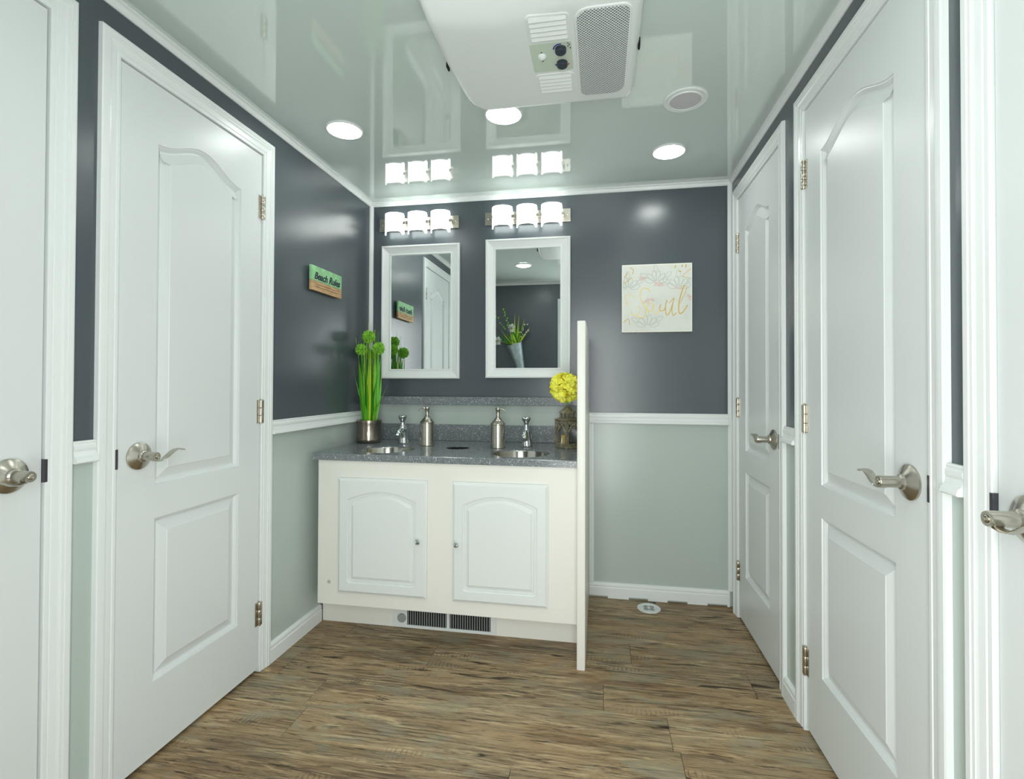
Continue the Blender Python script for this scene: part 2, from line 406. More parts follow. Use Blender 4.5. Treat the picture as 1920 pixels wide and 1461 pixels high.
while y1 > YF - .1:
    y0 = y1 - PW
    a, b_ = max(y0, YF - .1), min(y1, YB + .09)
    if b_ - a > .01:
        off = joints.get(k, -1.2 + (k * .47) % 1.2)
        x = off
        while x > XL - .1: x -= PLN
        while x < XR + .1:
            xa, xb = max(x, XL - .1), min(x + PLN, XR + .1)
            if xb - xa > .02:
                key = (round(xb - xa, 3), round(b_ - a, 3))
                if key not in pm_cache: pm_cache[key] = plank_mesh(xb - xa, b_ - a)
                o = bpy.data.objects.new('plank', pm_cache[key]); COL.objects.link(o); o.parent = fl
                o.location = Vector(((xa + xb)/2, (a + b_)/2, 0)) - WL[fl.name]
            x += PLN
    y1 = y0; k += 1

# ------------------------------------------------------------------ trims
CROWN = [(0, 0), (.018, 0), (.018, -.005), (.010, -.008), (.008, -.020), (.004, -.024), (0, -.024)]
CORN = [(0, 0), (.016, 0), (.016, -.004), (.004, -.016), (0, -.016)]
CHAIR = [(0, .026), (.008, .026), (.010, .023), (.009, .018), (.012, .014), (.012, .006), (.010, 0), (.013, -.012), (.019, -.016), (.022, -.026), (.019, -.029), (0, -.029)]
BASE = [(0, 0), (.013, 0), (.013, .052), (.010, .057), (.012, .062), (.011, .070), (.006, .076), (0, .078)]
tn = [0]
def trim(mb, label, name=None):
    tn[0] += 1
    return struct(mb, name or f'trim_{tn[0]}', 'white_paint', label, smooth=True, angle=18)
mb = MB().sweep(CROWN, (XL, YF, H), (XL, YB, H), (1,0,0), (0,0,1), 1, 1); trim(mb, 'white ceiling trim above the left wall')
mb = MB().sweep(CROWN, (XR, YF, H), (XR, YB, H), (-1,0,0), (0,0,1), 1, 1); trim(mb, 'white ceiling trim above the right wall')
mb = MB().sweep(CROWN, (XL, YB, H), (XR, YB, H), (0,-1,0), (0,0,1), 1, 1); trim(mb, 'white ceiling trim above the vanity wall')
mb = MB().sweep(CROWN, (XL, YF, H), (XR, YF, H), (0,1,0), (0,0,1), 1, 1); trim(mb, 'white ceiling trim above the entrance wall')
for x, s, lab, z0 in ((XL, 1, 'white corner strip between left wall and vanity wall', .90), (XR, -1, 'white corner strip between right wall and vanity wall', .078)):
    mb = MB().loft([[(x, YB, z), (x + s*.019, YB, z), (x + s*.019, YB - .005, z), (x + s*.007, YB - .016, z), (x, YB - .016, z)] for z in (z0, H - .02)])
    trim(mb, lab)
mb = MB().loft([[(x, y, z) for x, y in ((-.053, YB), (-.028, YB), (-.028, YB-.004), (-.032, YB-.007), (-.042, YB-.007), (-.044, YB-.011), (-.053, YB-.011))] for z in (.079, RAIL - .03)])
trim(mb, 'pale upright strip where the partition meets the wall')
def chair(y0, y1, side, lab):
    x, n = (XL, (1,0,0)) if side < 0 else (XR, (-1,0,0))
    trim(MB().sweep(CHAIR, (x, y0, RAIL), (x, y1, RAIL), n, (0,0,1)), lab)
co = lambda d: (d[0] - GAP - CW, d[1] + GAP + CW)
chair(co(DOORS_L[0])[1] + .0005, co(DOORS_L[1])[0] - .0005, -1, 'short white chair rail between the two left doors')
chair(co(DOORS_L[1])[1] + .0005, YB - .02, -1, 'white chair rail on left wall beside the vanity')
chair(co(DOORS_R[0])[1] + .0005, co(DOORS_R[1])[0] - .0005, 1, 'short white chair rail right of the middle right door')
chair(co(DOORS_R[1])[1] + .0005, co(DOORS_R[2])[0] - .0005, 1, 'short white chair rail between far and middle right doors')
chair(YF + .001, co(DOORS_L[0])[0] - .0005, -1, 'white chair rail on left wall next to entrance')
chair(YF + .001, co(DOORS_R[0])[0] - .0005, 1, 'white chair rail on right wall next to entrance')
trim(MB().sweep(CHAIR, (-.053, YB, RAIL), (XR - .017, YB, RAIL), (0,-1,0), (0,0,1)), 'white chair rail under the square canvas')
trim(MB().sweep(CHAIR, (XL + .023, YF, RAIL), (ENTRY[0] - GAP - CW - .001, YF, RAIL), (0,1,0), (0,0,1)), 'white chair rail on entrance wall')
trim(MB().sweep(CHAIR, (ENTRY[1] + GAP + CW + .001, YF, RAIL), (XR - .023, YF, RAIL), (0,1,0), (0,0,1)), 'white chair rail right of entrance door')
def baseb(p0, p1, n, name, lab): trim(MB().sweep(BASE, p0, p1, n, (0,0,1)), lab, name)
baseb((XL, co(DOORS_L[1])[1] + .0005, 0), (XL, 2.128, 0), (1,0,0), 'baseboard_left', 'white baseboard on left wall running to the vanity')
baseb((XL, co(DOORS_L[0])[1] + .0005, 0), (XL, co(DOORS_L[1])[0] - .0005, 0), (1,0,0), 'baseboard_left_gap', 'short white baseboard between the two left doors')
baseb((XR, co(DOORS_R[1])[1] + .0005, 0), (XR, co(DOORS_R[2])[0] - .0005, 0), (-1,0,0), 'baseboard_right', 'short white baseboard between far and middle right doors')
baseb((XR, co(DOORS_R[0])[1] + .0005, 0), (XR, co(DOORS_R[1])[0] - .0005, 0), (-1,0,0), 'baseboard_right_gap', 'short white baseboard right of the middle right door')
baseb((XL + .014, YF, 0), (ENTRY[0] - GAP - CW - .001, YF, 0), (0,1,0), 'baseboard_front', 'white baseboard on entrance wall')
# back baseboard with its row of slots along the bottom
mb = MB(); xs = [-.053]
for n0, n1 in ((-.053, .043), (.148, .243), (.340, .436), (.532, .626)): xs += [n0, n1]
xs.append(XR - .0135); xs = xs[1:]
mb.sweep([(0, .052), (.013, .052)] + BASE[3:], (-.053, YB, 0), (XR - .0135, YB, 0), (0,-1,0), (0,0,1))
cut = [-.053, .043, .148, .243, .340, .436, .532, .626, XR - .0135]; comb = [(-.053, .052)]
for i in range(len(cut) - 1):
    lowz = .011 if i % 2 == 0 else 0.0
    comb += [(cut[i], lowz), (cut[i+1], lowz)]
comb.append((XR - .0135, .052))
mb.loft([[(x, YB, z) for x, z in comb], [(x, YB - .013, z) for x, z in comb]])
trim(mb, 'white baseboard with slotted lower edge on the vanity wall', 'baseboard_back')

# ------------------------------------------------------------------ doors
CASE = [(0, .0040), (.0012, .0060), (.0085, .0064), (.0095, .0042), (.0130, .0042), (.0140, .0066), (.0280, .0080), (.0330, .0094), (.0338, .0110), (.0410, .0112), (.0420, .0130), (.0530, .0130), (.0565, .0112), (.058, 0)]
PANEL_PROF = [(0.0, 0.0), (.0015, -.0040), (.0045, -.0048), (.0130, -.0130), (.0180, -.0130), (.0440, -.0025), (.0455, -.0010)]
def arch_poly(u0, u1, w0, w1, rise, n=28, bell=True):
    p = [(u0, w0), (u1, w0)]
    for i in range(n + 1):
        t = 1 - i/n
        dz = rise*.5*(1 - math.cos(2*PI*t)) if bell else rise*math.sin(PI*t)
        p.append((u0 + (u1 - u0)*t, w1 + dz))
    return p
def moulded_panel(P, poly, prof):
    mb = MB(); rings = []
    for off, d in prof:
        q = inset(poly, off) if off else poly
        rings.append([P(u, wz, d) for u, wz in q])
    mb.loft(rings, True, False, True); return mb
door_no = [0]
def make_door(P, u0, u1, hinge_far, top, name, label, nx, handle_dir, hz=0.895, panels=True, wallname=''):
    """P(u, w, n): u along the wall, w up, n out of the wall into the room"""
    nf, nb, w0 = -.0015, -.0365, .013
    if panels: door_leaf(P, u0, u1, hinge_far, top, name, label, hz, nf, nb, w0)
    door_frame(P, u0, u1, hinge_far, top, label, hz, panels)
def door_leaf(P, u0, u1, hinge_far, top, name, label, hz, nf, nb, w0):
    root = empty(name, P((u0+u1)/2, 0, -.02), kind='structure', label=label)
    mL, mR = .122, .108
    if hinge_far: a0, a1 = u0 + .120, u1 - .108
    else: a0, a1 = u0 + .108, u1 - .120
    lowp = [(a0, .228), (a1, .228), (a1, .705), (a0, .705)]
    upp = arch_poly(a0, a1, .803, 1.808 if top > 1.95 else 1.72, .056)
    mb = MB()
    outer = [P(u, z, nf) for u, z in ((u0, w0), (u1, w0), (u1, top), (u0, top))]
    loops = mb.holed(outer, [[P(u, z, nf) for u, z in lowp], [P(u, z, nf) for u, z in upp]])
    back = [mb.bm.verts.new(P(u, z, nb)) for u, z in ((u0, w0), (u1, w0), (u1, top), (u0, top))]
    mb.bridge(loops[0], back); mb.bm.faces.new(back)
    leaf = mb.build('leaf', 'door_paint', root)
    Pn = lambda u, z, d: P(u, z, nf + d)
    moulded_panel(Pn, lowp, PANEL_PROF).build('panel', 'door_paint', leaf, smooth=True, angle=12)
    moulded_panel(Pn, upp, PANEL_PROF).build('panel', 'door_paint', leaf, smooth=True, angle=12)
    # lever set
    ul = (u0 if hinge_far else u1); s = 1 if hinge_far else -1; uh = ul + s*.066
    nv = (Vector(P(0, 0, 1)) - Vector(P(0, 0, 0)))
    ros = MB().lathe(P(uh, hz, nf), [(.0375, 0), (.0385, .002), (.0380, .005), (.0355, .007), (.0170, .0165), (.0160, .021), (.0145, .022), (.0125, .0235), (.0125, .060), (.0115, .0625), (.0068, .0625), (.0068, .0612)], axis=nv, n=40)
    handle = ros.build('handle', 'nickel', root, smooth=True, angle=30, label='brushed nickel lever handle')
    Q = lambda a, z, n: Vector(P(uh + s*a, hz + z, nf + n))
    path = [(-.010, .000), (-.006, -.0085), (.004, -.0125), (.018, -.0145), (.032, -.0125), (.046, -.005), (.060, .004), (.076, .0105), (.090, .0115), (.100, .009), (.106, .0055)]
    mb = MB(); rings = []
    wd = [.005, .007, .0085, .0095, .010, .0105, .011, .0115, .012, .012, .010]; th = [.002, .0022, .0026, .0028, .0026, .0022, .002, .0018, .0018, .0018, .0014]
    for i, (a, z) in enumerate(path):
        a0_, z0_ = path[max(i-1, 0)]; a1_, z1_ = path[min(i+1, len(path)-1)]
        t = Vector((a1_-a0_, z1_-z0_)).normalized(); nn = Vector((-t.y, t.x)); nc = .050 - .006*max(0, (i-4)/6)
        rg = []
        for q in range(12):
            c_, s_ = math.cos(2*PI*q/12), math.sin(2*PI*q/12)
            rg.append(Q(a + nn.x*th[i]*s_, z + nn.y*th[i]*s_, nc + wd[i]*c_))
        rings.append(rg)
    mb.loft(rings); mb.build('lever', 'nickel', handle, smooth=True, angle=50)
    MB().lathe(P(uh, hz, nf + .060), [(.0062, 0), (.0062, .0035), (.0045, .0048), (.0015, .0052)], axis=nv, n=20).build('push_button', 'nickel_bright', handle, smooth=True)
    # hinges
    ue = (u1 if hinge_far else u0); sg = 1 if hinge_far else -1
    for z in (.222, .994, 1.780 if top > 1.95 else 1.69):
        mb = MB()
        for kk in range(3):
            mb.lathe(P(ue + sg*.002, z - .044 + kk*.0297, .0035), [(.0064, 0), (.0068, .001), (.0068, .0272), (.0064, .0282)], n=14)
        mb.lathe(P(ue + sg*.002, z - .047, .0035), [(.0015, 0), (.0038, .001), (.0038, .003)], n=12)
        mb.lathe(P(ue + sg*.002, z + .0445, .0035), [(.0038, 0), (.0045, .002), (.0015, .005)], n=12)
        hg = mb.build('hinge', 'nickel_bright', root, smooth=True, kind='stuff')
        pj = [P(ue + sg*.0045, z - .044, .0064), P(ue + sg*.0120, z + .044, .0080)]
        MB().box(tuple(min(pj[0][i], pj[1][i]) for i in range(3)), tuple(max(pj[0][i], pj[1][i]) for i in range(3))).build('hinge_leaf', 'nickel', hg)
        ps = [P(ue - sg*.016, z - .044, nf + .0002), P(ue - sg*.001, z + .044, nf + .0022)]
        MB().box(tuple(min(ps[0][i], ps[1][i]) for i in range(3)), tuple(max(ps[0][i], ps[1][i]) for i in range(3))).build('hinge_leaf', 'nickel', hg)
    return root
def door_frame(P, u0, u1, hinge_far, top, label, hz, panels):
    # frame: casing, jambs, strike plate
    tn[0] += 1
    fr = empty(f'trim_{tn[0]}', P((u0+u1)/2, 0, 0), kind='structure', label='white moulded casing around ' + label)
    i0, i1, it = u0 - GAP, u1 + GAP, top + GAP
    def seg(pa, pb, ma, mb_, across):
        m_ = MB(); rings = []
        for base, mit in ((pa, ma), (pb, mb_)):
            rings.append([P(base[0] + across[0]*c + mit[0]*c, base[1] + across[1]*c + mit[1]*c, max(h_, -.0)) for c, h_ in [(0, 0)] + CASE])
        m_.loft(rings); return m_
    seg((i0, 0), (i0, it), (0, 0), (0, 1), (-1, 0)).build('side_casing', 'white_paint', fr)
    seg((i1, 0), (i1, it), (0, 0), (0, 1), (1, 0)).build('side_casing', 'white_paint', fr)
    seg((i0, it), (i1, it), (-1, 0), (1, 0), (0, 1)).build('head_casing', 'white_paint', fr)
    def pbox(u0_, u1_, z0_, z1_, n0_, n1_, nm, mt, par, bev=0):
        A, B = P(u0_, z0_, n0_), P(u1_, z1_, n1_)
        return MB().box(tuple(min(A[i], B[i]) for i in range(3)), tuple(max(A[i], B[i]) for i in range(3)), bev).build(nm, mt, par)
    pbox(i0 - .0115, i0, 0, it, -.099, 0, 'jamb', 'white_paint', fr); pbox(i1, i1 + .0115, 0, it, -.099, 0, 'jamb', 'white_paint', fr)
    pbox(i0 - .0115, i1 + .0115, it, it + .0115, -.099, 0, 'head_jamb', 'white_paint', fr)
    pbox(i0, i0 + .014, 0, it - .0005, -.055, -.0395, 'door_stop', 'white_paint', fr); pbox(i1 - .014, i1, 0, it - .0005, -.055, -.0395, 'door_stop', 'white_paint', fr)
    pbox(i0 + .0145, i1 - .0145, it - .014, it, -.055, -.0395, 'head_stop', 'white_paint', fr)
    ie, ss = (i0, -1) if hinge_far else (i1, 1)
    pbox(ie - ss*.0035, ie + ss*.0045, hz - .027, hz + .027, -.03, .0066, 'strike_plate', 'dark_metal', fr, .001)
PL = lambda u, z, n: (XL + n, u, z)
PR = lambda u, z, n: (XR - n, u, z)
PF = lambda u, z, n: (u, YF + n, z)
make_door(PL, *DOORS_L[0], 'door_1', 'white panel door at the left picture edge', 1, 1)
make_door(PL, *DOORS_L[1], 'door_2', 'white two-panel door left of the vanity', 1, 1)
make_door(PR, *DOORS_R[2], 'door_3', 'white two-panel door in far right corner', 1, 1)
make_door(PR, *DOORS_R[1], 'door_4', 'large white two-panel door in middle of right wall', 1, 1)
make_door(PR, *DOORS_R[0], 'door_5', 'white door at the right picture edge', 1, 1)
make_door(PF, *ENTRY, 'door_6', 'the open entrance doorway', 1, 1, panels=False)

# ------------------------------------------------------------------ partition beside the vanity
mb = MB(); mb.box((-.0865, 1.930, 0.0), (-.0540, YB - .0005, 1.350), .004, 2)
mb.build('partition_panel', 'cabinet_white', label='white half-height partition panel at the right end of the vanity', cat='partition', smooth=True)

# ------------------------------------------------------------------ vanity cabinet
YC = 2.030; CX0, CX1 = -1.236, -.0875; ZC = .793
van = empty('vanity_cabinet', ((CX0+CX1)/2, 2.32, 0), 'white vanity cabinet with two arched panel doors', 'cabinet')
mb = MB(); mb.box((CX0, YC, .127), (CX1, YC + .02, ZC - .0295), .0015); mb.build('face_panel', 'cabinet_white', van)
mb = MB(); mb.box((CX0, YC + .0205, .127), (CX0 + .018, YB - .001, ZC - .0295)); mb.build('side_panel', 'cabinet_white', van)
mb = MB(); mb.box((CX0 + .0185, YC + .0205, .127), (CX1, YB - .001, .143)); mb.build('bottom_panel', 'cabinet_white', van)
mb = MB(); mb.box((XL + .0135, 2.135, 0), (CX1, 2.150, .1265)); mb.build('toe_kick', 'cabinet_white', van)
MB().lathe((-1.181, YC, .225), [(.0085, 0), (.0085, .0006)], axis=(0,-1,0), n=20).build('plug', 'stain_grey', van, label='faint grey plug low on the cabinet face')
CAB_PROF = [(0, 0), (.0012, -.0045), (.0060, -.0055), (.0072, -.0115), (.0140, -.0115), (.0165, -.0070), (.0200, -.0065), (.0300, -.0005)]
def cab_door(x0, x1, knobx, knobz):
    z0, z1 = .187, .689; yf = YC - .018
    Pc = lambda u, z, d: (u, yf - d, z)
    px0, px1, pz0, pz1 = x0 + .045, x1 - .045, z0 + .045, z1 - .094
    def ring_poly(off):
        r_ = max(.018 - off, .0008); a, b_, c_, d_ = px0 + off, px1 - off, pz0 + off, pz1 - off*.9; n = 24; m_ = 5
        p = [(b_ - r_ + r_*math.sin(PI/2*i/m_), c_ + r_ - r_*math.cos(PI/2*i/m_)) for i in range(m_ + 1)]
        p += [(b_ - (b_ - a)*i/n, d_ + .040*(1 - (2*i/n - 1)**2)) for i in range(n + 1)]
        p += [(a + r_ - r_*math.cos(PI/2*i/m_), c_ + r_ - r_*math.sin(PI/2*i/m_)) for i in range(m_ + 1)]
        return p
    poly = ring_poly(0)
    mb = MB()
    rect = [(x0, z0), (x1, z0), (x1, z1), (x0, z1)]
    inn = inset(rect, .012)
    loops = mb.holed([Pc(u, z, 0) for u, z in inn], [[Pc(u, z, 0) for u, z in poly]])
    ring = [mb.bm.verts.new(Pc(u, z, -.006)) for u, z in inset(rect, .004)]
    ring2 = [mb.bm.verts.new(Pc(u, z, -.0075)) for u, z in rect]; ring3 = [mb.bm.verts.new(Pc(u, z, -.0175)) for u, z in rect]
    mb.bridge(loops[0], ring); mb.bridge(ring, ring2); mb.bridge(ring2, ring3); mb.bm.faces.new(ring3)
    d = mb.build('cabinet_door', 'cabinet_door_white', van)
    MB().loft([[Pc(u, z, dd) for u, z in ring_poly(of)] for of, dd in CAB_PROF], True, False, True).build('panel', 'cabinet_door_white', d, smooth=True, angle=12)
    MB().lathe((knobx, yf, knobz), [(.0055, 0), (.0055, .008), (.0090, .010), (.0118, .015), (.0114, .019), (.0075, .0235), (.001, .0250)], axis=(0,-1,0), n=24).build('knob', 'chrome', d, smooth=True)
cab_door(-1.134, -.7255, -.759, .433)
cab_door(-.6125, -.2055, -.590, .430)

# heater grille in the toe kick
ht = empty('toe_kick_heater', (-.69, 2.134, 0), 'white toe-kick heater with slotted grille under the vanity', 'heater')
yk = 2.1345
mb = MB(); hz0, hz1 = .006, .106
lo = mb.holed([(-.925, yk - .006, hz0), (-.445, yk - .006, hz0), (-.445, yk - .006, hz1), (-.925, yk - .006, hz1)],
         [[(-.855, yk - .006, .016), (-.670, yk - .006, .016), (-.670, yk - .006, .094), (-.855, yk - .006, .094)],
          [(-.656, yk - .006, .016), (-.470, yk - .006, .016), (-.470, yk - .006, .094), (-.656, yk - .006, .094)]])
bk = [mb.bm.verts.new((v.co.x, yk, v.co.z)) for v in lo[0]]; mb.bridge(lo[0], bk)
for l in lo[1:]:
    b2 = [mb.bm.verts.new((v.co.x, yk - .0005, v.co.z)) for v in l]; mb.bridge(l, b2)
mb.build('heater_frame', 'plastic_white', ht)
mb = MB(); mb.box((-.857, yk - .0012, .014), (-.468, yk - .0004, .096)); mb.build('heater_back', 'black', ht)
for c0, c1 in ((-.855, -.670), (-.656, -.470)):
    n = 17
    for i in range(n):
        x = c0 + (c1 - c0)*(i + .5)/n
        MB().box((x - .0016, yk - .0055, .016), (x + .0016, yk - .0014, .094)).build('slat', 'plastic_grey', ht)
MB().lathe((-.880, yk - .006, .046), [(.020, 0), (.020, .004), (.017, .008), (.012, .009), (.003, .009)], axis=(0,-1,0), n=28).build('thermostat_knob', 'plastic_grey', ht, smooth=True)

# ------------------------------------------------------------------ countertop with its cut-outs
SINKS = [(-.990, 2.205, .128), (-.352, 2.195, .131)]; HOLE = (-.679, 2.325, .058)
circ = lambda cx, cy, r, n=48: [(cx + r*math.cos(2*PI*i/n), cy + r*math.sin(2*PI*i/n)) for i in range(n)]
mb = MB(); XC0, XC1, YC0, YC1 = -1.260, -.0872, 2.018, YB - .0005
rect = [(XC0, YC0), (XC1, YC0), (XC1, YC1), (XC0, YC1)]
hs = [circ(*c) for c in SINKS] + [circ(*HOLE, n=32)]
e = .003
top = mb.holed([(x, y, ZC) for x, y in inset(rect, e)], [[(x, y, ZC) for x, y in h] for h in hs])
bot = mb.holed([(x, y, ZC - .029) for x, y in rect], [[(x, y, ZC - .029) for x, y in h] for h in hs])
mid = [mb.bm.verts.new((x, y, ZC - e)) for x, y in rect]
mb.bridge(top[0], mid); mb.bridge(mid, bot[0])
for a, b in zip(top[1:], bot[1:]): mb.bridge(a, b)
ct = mb.build('countertop', 'speckled_stone', label='dark grey speckled countertop with two round sink cut-outs', cat='countertop')
mb = MB(); mb.box((XC0, YB - .021, ZC + .0003), (XC1, YB - .0006, .882), .002); mb.build('backsplash', 'speckled_stone', ct)
MB().lathe((HOLE[0], HOLE[1], ZC - .030), [(HOLE[2] - .0006, .026), (HOLE[2] - .0006, 0), (HOLE[2] - .004, -.14), (.01, -.15)], n=32, cap0=False).build('waste_liner', 'black', ct, smooth=True, label='black liner of the waste hole')
mb = MB(); mb.box((XL + .001, YB - .030, .990), (XC1, YB - .0006, 1.033), .002)
mb.build('ledge_shelf', 'speckled_stone', label='narrow grey speckled ledge under the mirrors', cat='shelf')
for i, (cx, cy, r) in enumerate(SINKS):
    s = empty('sink', (cx, cy, ZC - .16), ('left' if i == 0 else 'right') + ' round stainless steel basin set in the countertop', 'sink', 'basins in the vanity top')
    rr = r - .0006
    MB().lathe((cx, cy, ZC - .030), [(rr, 0), (rr, .023), (rr - .003, .0245), (rr - .005, .020), (rr - .012, -.035), (rr - .030, -.084), (rr*.55, -.114), (.024, -.123), (.022, -.126)], n=56, cap0=False).build('bowl', 'steel', s, smooth=True)
    MB().lathe((cx, cy, ZC - .1545), [(.020, 0), (.022, .002), (.016, .003), (.004, .001)], n=28).build('drain', 'chrome', s, smooth=True)

def faucet(x, y, lab):
    f = empty('faucet', (x, y, ZC), lab, 'faucet', 'chrome taps behind the basins'); z = ZC + .0003
    mb = MB(); rings = []
    for (dy, dz, r) in ((0, 0, .028), (0, .004, .029), (-.001, .007, .0265), (-.008, .040, .0215), (-.014, .066, .0195), (-.019, .084, .0185), (-.021, .094, .013), (-.022, .098, .0115)):
        rings.append([(x + r*math.cos(2*PI*k/28), y + dy + r*math.sin(2*PI*k/28)*1.05, z + dz) for k in range(28)])
    mb.loft(rings); body = mb.build('body', 'chrome', f, smooth=True)
    pts = [(x, y - .015, z + .070), (x, y - .045, z + .072), (x, y - .072, z + .064), (x, y - .090, z + .052), (x, y - .098, z + .044)]
    MB().tube(pts, [.014, .0155, .0165, .0165, .0145], 16).build('spout', 'chrome', f, smooth=True)
    MB().lathe((x, y - .022, z + .098), [(.0115, 0), (.0100, .010), (.0115, .020), (.0185, .032), (.0225, .040), (.0225, .045), (.018, .0485), (.004, .050)], n=28).build('push_handle', 'chrome', f, smooth=True)
faucet(-1.003, 2.445, 'chrome push tap behind the left basin')
faucet(-.357, 2.440, 'chrome push tap behind the right basin')

def dispenser(x, y, d, lab):
    t = empty('soap_dispenser', (x, y, ZC), lab, 'dispenser', 'pump soap dispensers on the vanity'); z = ZC + .0003
    MB().lathe((x, y, z), [(.0375, 0), (.0385, .004), (.0370, .008), (.0355, .012), (.0362, .016), (.0350, .020), (.0345, .022), (.0345, .112), (.0370, .114), (.0370, .117), (.0345, .119), (.0250, .130), (.0180, .137), (.0165, .141)], n=40).build('bottle', 'nickel', t, smooth=True, angle=40)
    p = MB().lathe((x, y, z + .1412), [(.0165, 0), (.0165, .003), (.0110, .005), (.0085, .012), (.0090, .022), (.0105, .040), (.0125, .044), (.0125, .050), (.010, .0535), (.003, .055)], n=28).build('pump', 'nickel', t, smooth=True, angle=40)
    MB().tube([(x + d*.010, y - .002, z + .186), (x + d*.022, y - .004, z + .187), (x + d*.033, y - .006, z + .181), (x + d*.041, y - .008, z + .172)], [.0035, .0035, .0032, .003], 10).build('nozzle', 'nickel_bright', p, smooth=True)
dispenser(-.857, 2.385, -1, 'brushed nickel soap dispenser with nozzle pointing left')
dispenser(-.4875, 2.360, 1, 'brushed nickel soap dispenser with nozzle pointing right')

# ------------------------------------------------------------------ mirrors
FRAME = [(0, .0), (0, .016), (.004, .021), (.010, .021), (.013, .017), (.030, .011), (.044, .008), (.047, .0095), (.052, .0095), (.054, .006), (.054, .0)]
def mirror(x0, x1, z0, z1, tilt, lab):
    rt = empty('wall_mirror', ((x0+x1)/2, YB - .002, z0), lab, 'mirror', 'framed mirrors above the vanity')
    c = [(x0, z0), (x1, z0), (x1, z1), (x0, z1)]
    for i, nm in enumerate(('bottom_rail', 'side_rail', 'top_rail', 'side_rail')):
        a, b = c[i], c[(i+1) % 4]; t = Vector((b[0]-a[0], b[1]-a[1])).normalized(); nn = Vector((-t.y, t.x))
        rings = []
        for base, sg in ((a, 1), (b, -1)):
            rings.append([(base[0] + nn.x*o_ + t.x*sg*o_, YB - .002 - h_, base[1] + nn.y*o_ + t.y*sg*o_) for o_, h_ in FRAME])
        MB().loft(rings).build(nm, 'white_paint', rt, smooth=True, angle=25)
    q = .0535
    MB().box((x0 + q, YB - .006, z0 + q), (x1 - q, YB - .003, z1 - q)).build('mirror_glass', 'mirror_glass', rt)
    rt.rotation_euler.x = tilt
mirror(-1.2105, -.7565, 1.132, 1.8765, 0.0, 'white framed mirror on the left, above the left basin')
mirror(-.6090, -.1525, 1.136, 1.8825, 0.0144, 'white framed mirror nearest the partition, above the right basin')

# ------------------------------------------------------------------ vanity light bars
def light_bar(cx, zc, lab):
    t = empty('vanity_light', (cx, YB, zc - .05), lab, 'light', 'three-shade light bars over the mirrors')
    MB().box((cx - .2315, YB - .016, zc - .035), (cx + .2315, YB - .0005, zc + .035), .002).build('back_plate', 'nickel', t)
    for k in (-1, 0, 1):
        sx = cx + k*.1325; mb = MB(); n = 18; R_, dpt = .055, .044
        zb, zt = zc - .064, zc + .052
        def P_(th, z, off): return (sx - (R_ - off)*math.cos(th), YB - .030 - (dpt - off)*math.sin(th), z)
        out, inn = [], []
        for i in range(n + 1):
            th = PI*i/n; f = i/n
            corner = max(0, 1 - min(f, 1-f)/.07)
            zt_ = zt - .010*corner**2
            edge = min(f, 1 - f)
            foot = 0 if edge < .13 else min(1, (edge - .13)/.05)
            zb_ = zb + .013*foot + .004*corner**2
            zz = [zb_ + (zt_ - zb_)*q/6 for q in range(7)]
            out.append([mb.bm.verts.new(P_(th, z, 0)) for z in zz]); inn.append([mb.bm.verts.new(P_(th, z, .005)) for z in zz])
        for i in range(n):
            for q in range(6):
                mb.bm.faces.new((out[i][q], out[i+1][q], out[i+1][q+1], out[i][q+1])); mb.bm.faces.new((inn[i][q], inn[i][q+1], inn[i+1][q+1], inn[i+1][q]))
            mb.bm.faces.new((out[i][0], inn[i][0], inn[i+1][0], out[i+1][0])); mb.bm.faces.new((out[i][6], out[i+1][6], inn[i+1][6], inn[i][6]))
        for i in (0, n):
            for q in range(6): mb.bm.faces.new((out[i][q], out[i][q+1], inn[i][q+1], inn[i][q]))
        sh = mb.build('shade', 'lamp_shade', t, smooth=True, angle=50)
        for s in (-1, 1):
            MB().box((sx + s*.058 - .009, YB - .046, zc - .010), (sx + s*.058 + .009, YB - .0165, zc + .008), .002).build('clip', 'nickel', sh)
        MB().lathe((sx, YB - .0162, zc - .005), [(.016, 0), (.016, .018), (.012, .022)], axis=(0,-1,0), n=20).build('socket', 'nickel', sh, smooth=True)
    for s in (-1, 1):
        MB().lathe((cx + s*.215, YB - .016, zc), [(.0045, 0), (.0045, .003), (.002, .004)], axis=(0,-1,0), n=14).build('screw', 'nickel_bright', t, smooth=True)
light_bar(-.9935, 1.994, 'three-shade vanity light above the left mirror')
light_bar(-.3835, 1.998, 'three-shade vanity light above the mirror nearest the partition')

# ------------------------------------------------------------------ ceiling lamps, speaker
def can_light(x, y, lab):
    t = empty('ceiling_light', (x, y, H), lab, 'light', 'round ceiling lamps')
    MB().lathe((x, y, H - .0003), [(.0720, 0), (.0715, -.004), (.0670, -.007), (.0655, -.006), (.0655, 0)], n=40).build('trim_ring', 'plastic_white', t, smooth=True)
    MB().lathe((x, y, H - .0004), [(.0650, 0), (.0645, -.005), (.050, -.012), (.028, -.0155), (.002, -.017)], n=28).build('lens', 'lamp_lens', t, smooth=True, label='glowing white lens')
can_light(-1.018, 1.842, 'lit round ceiling lamp nearest the left wall')
can_light(-.361, 1.832, 'lit round ceiling lamp beside the front edge of the air conditioner')
can_light(.298, 2.245, 'lit round ceiling lamp nearest the right wall, below the speaker')
can_light(-.680, .800, 'round ceiling lamp seen in the mirror nearest the partition')
can_light(.300, .800, 'added round ceiling lamp, unseen overhead near the entrance')  # extra lamp out of view, added to light the near right side
t = empty('ceiling_speaker', (.303, 1.848, H), 'unlit round white ceiling speaker with pale cloth centre', 'speaker')
MB().lathe((.303, 1.848, H - .0003), [(.0770, 0), (.0765, -.004), (.072, -.006), (.066, -.0045), (.0600, -.0045), (.0585, -.008), (.0550, -.008), (.0545, -.005)], n=44).build('ring', 'plastic_white', t, smooth=True)
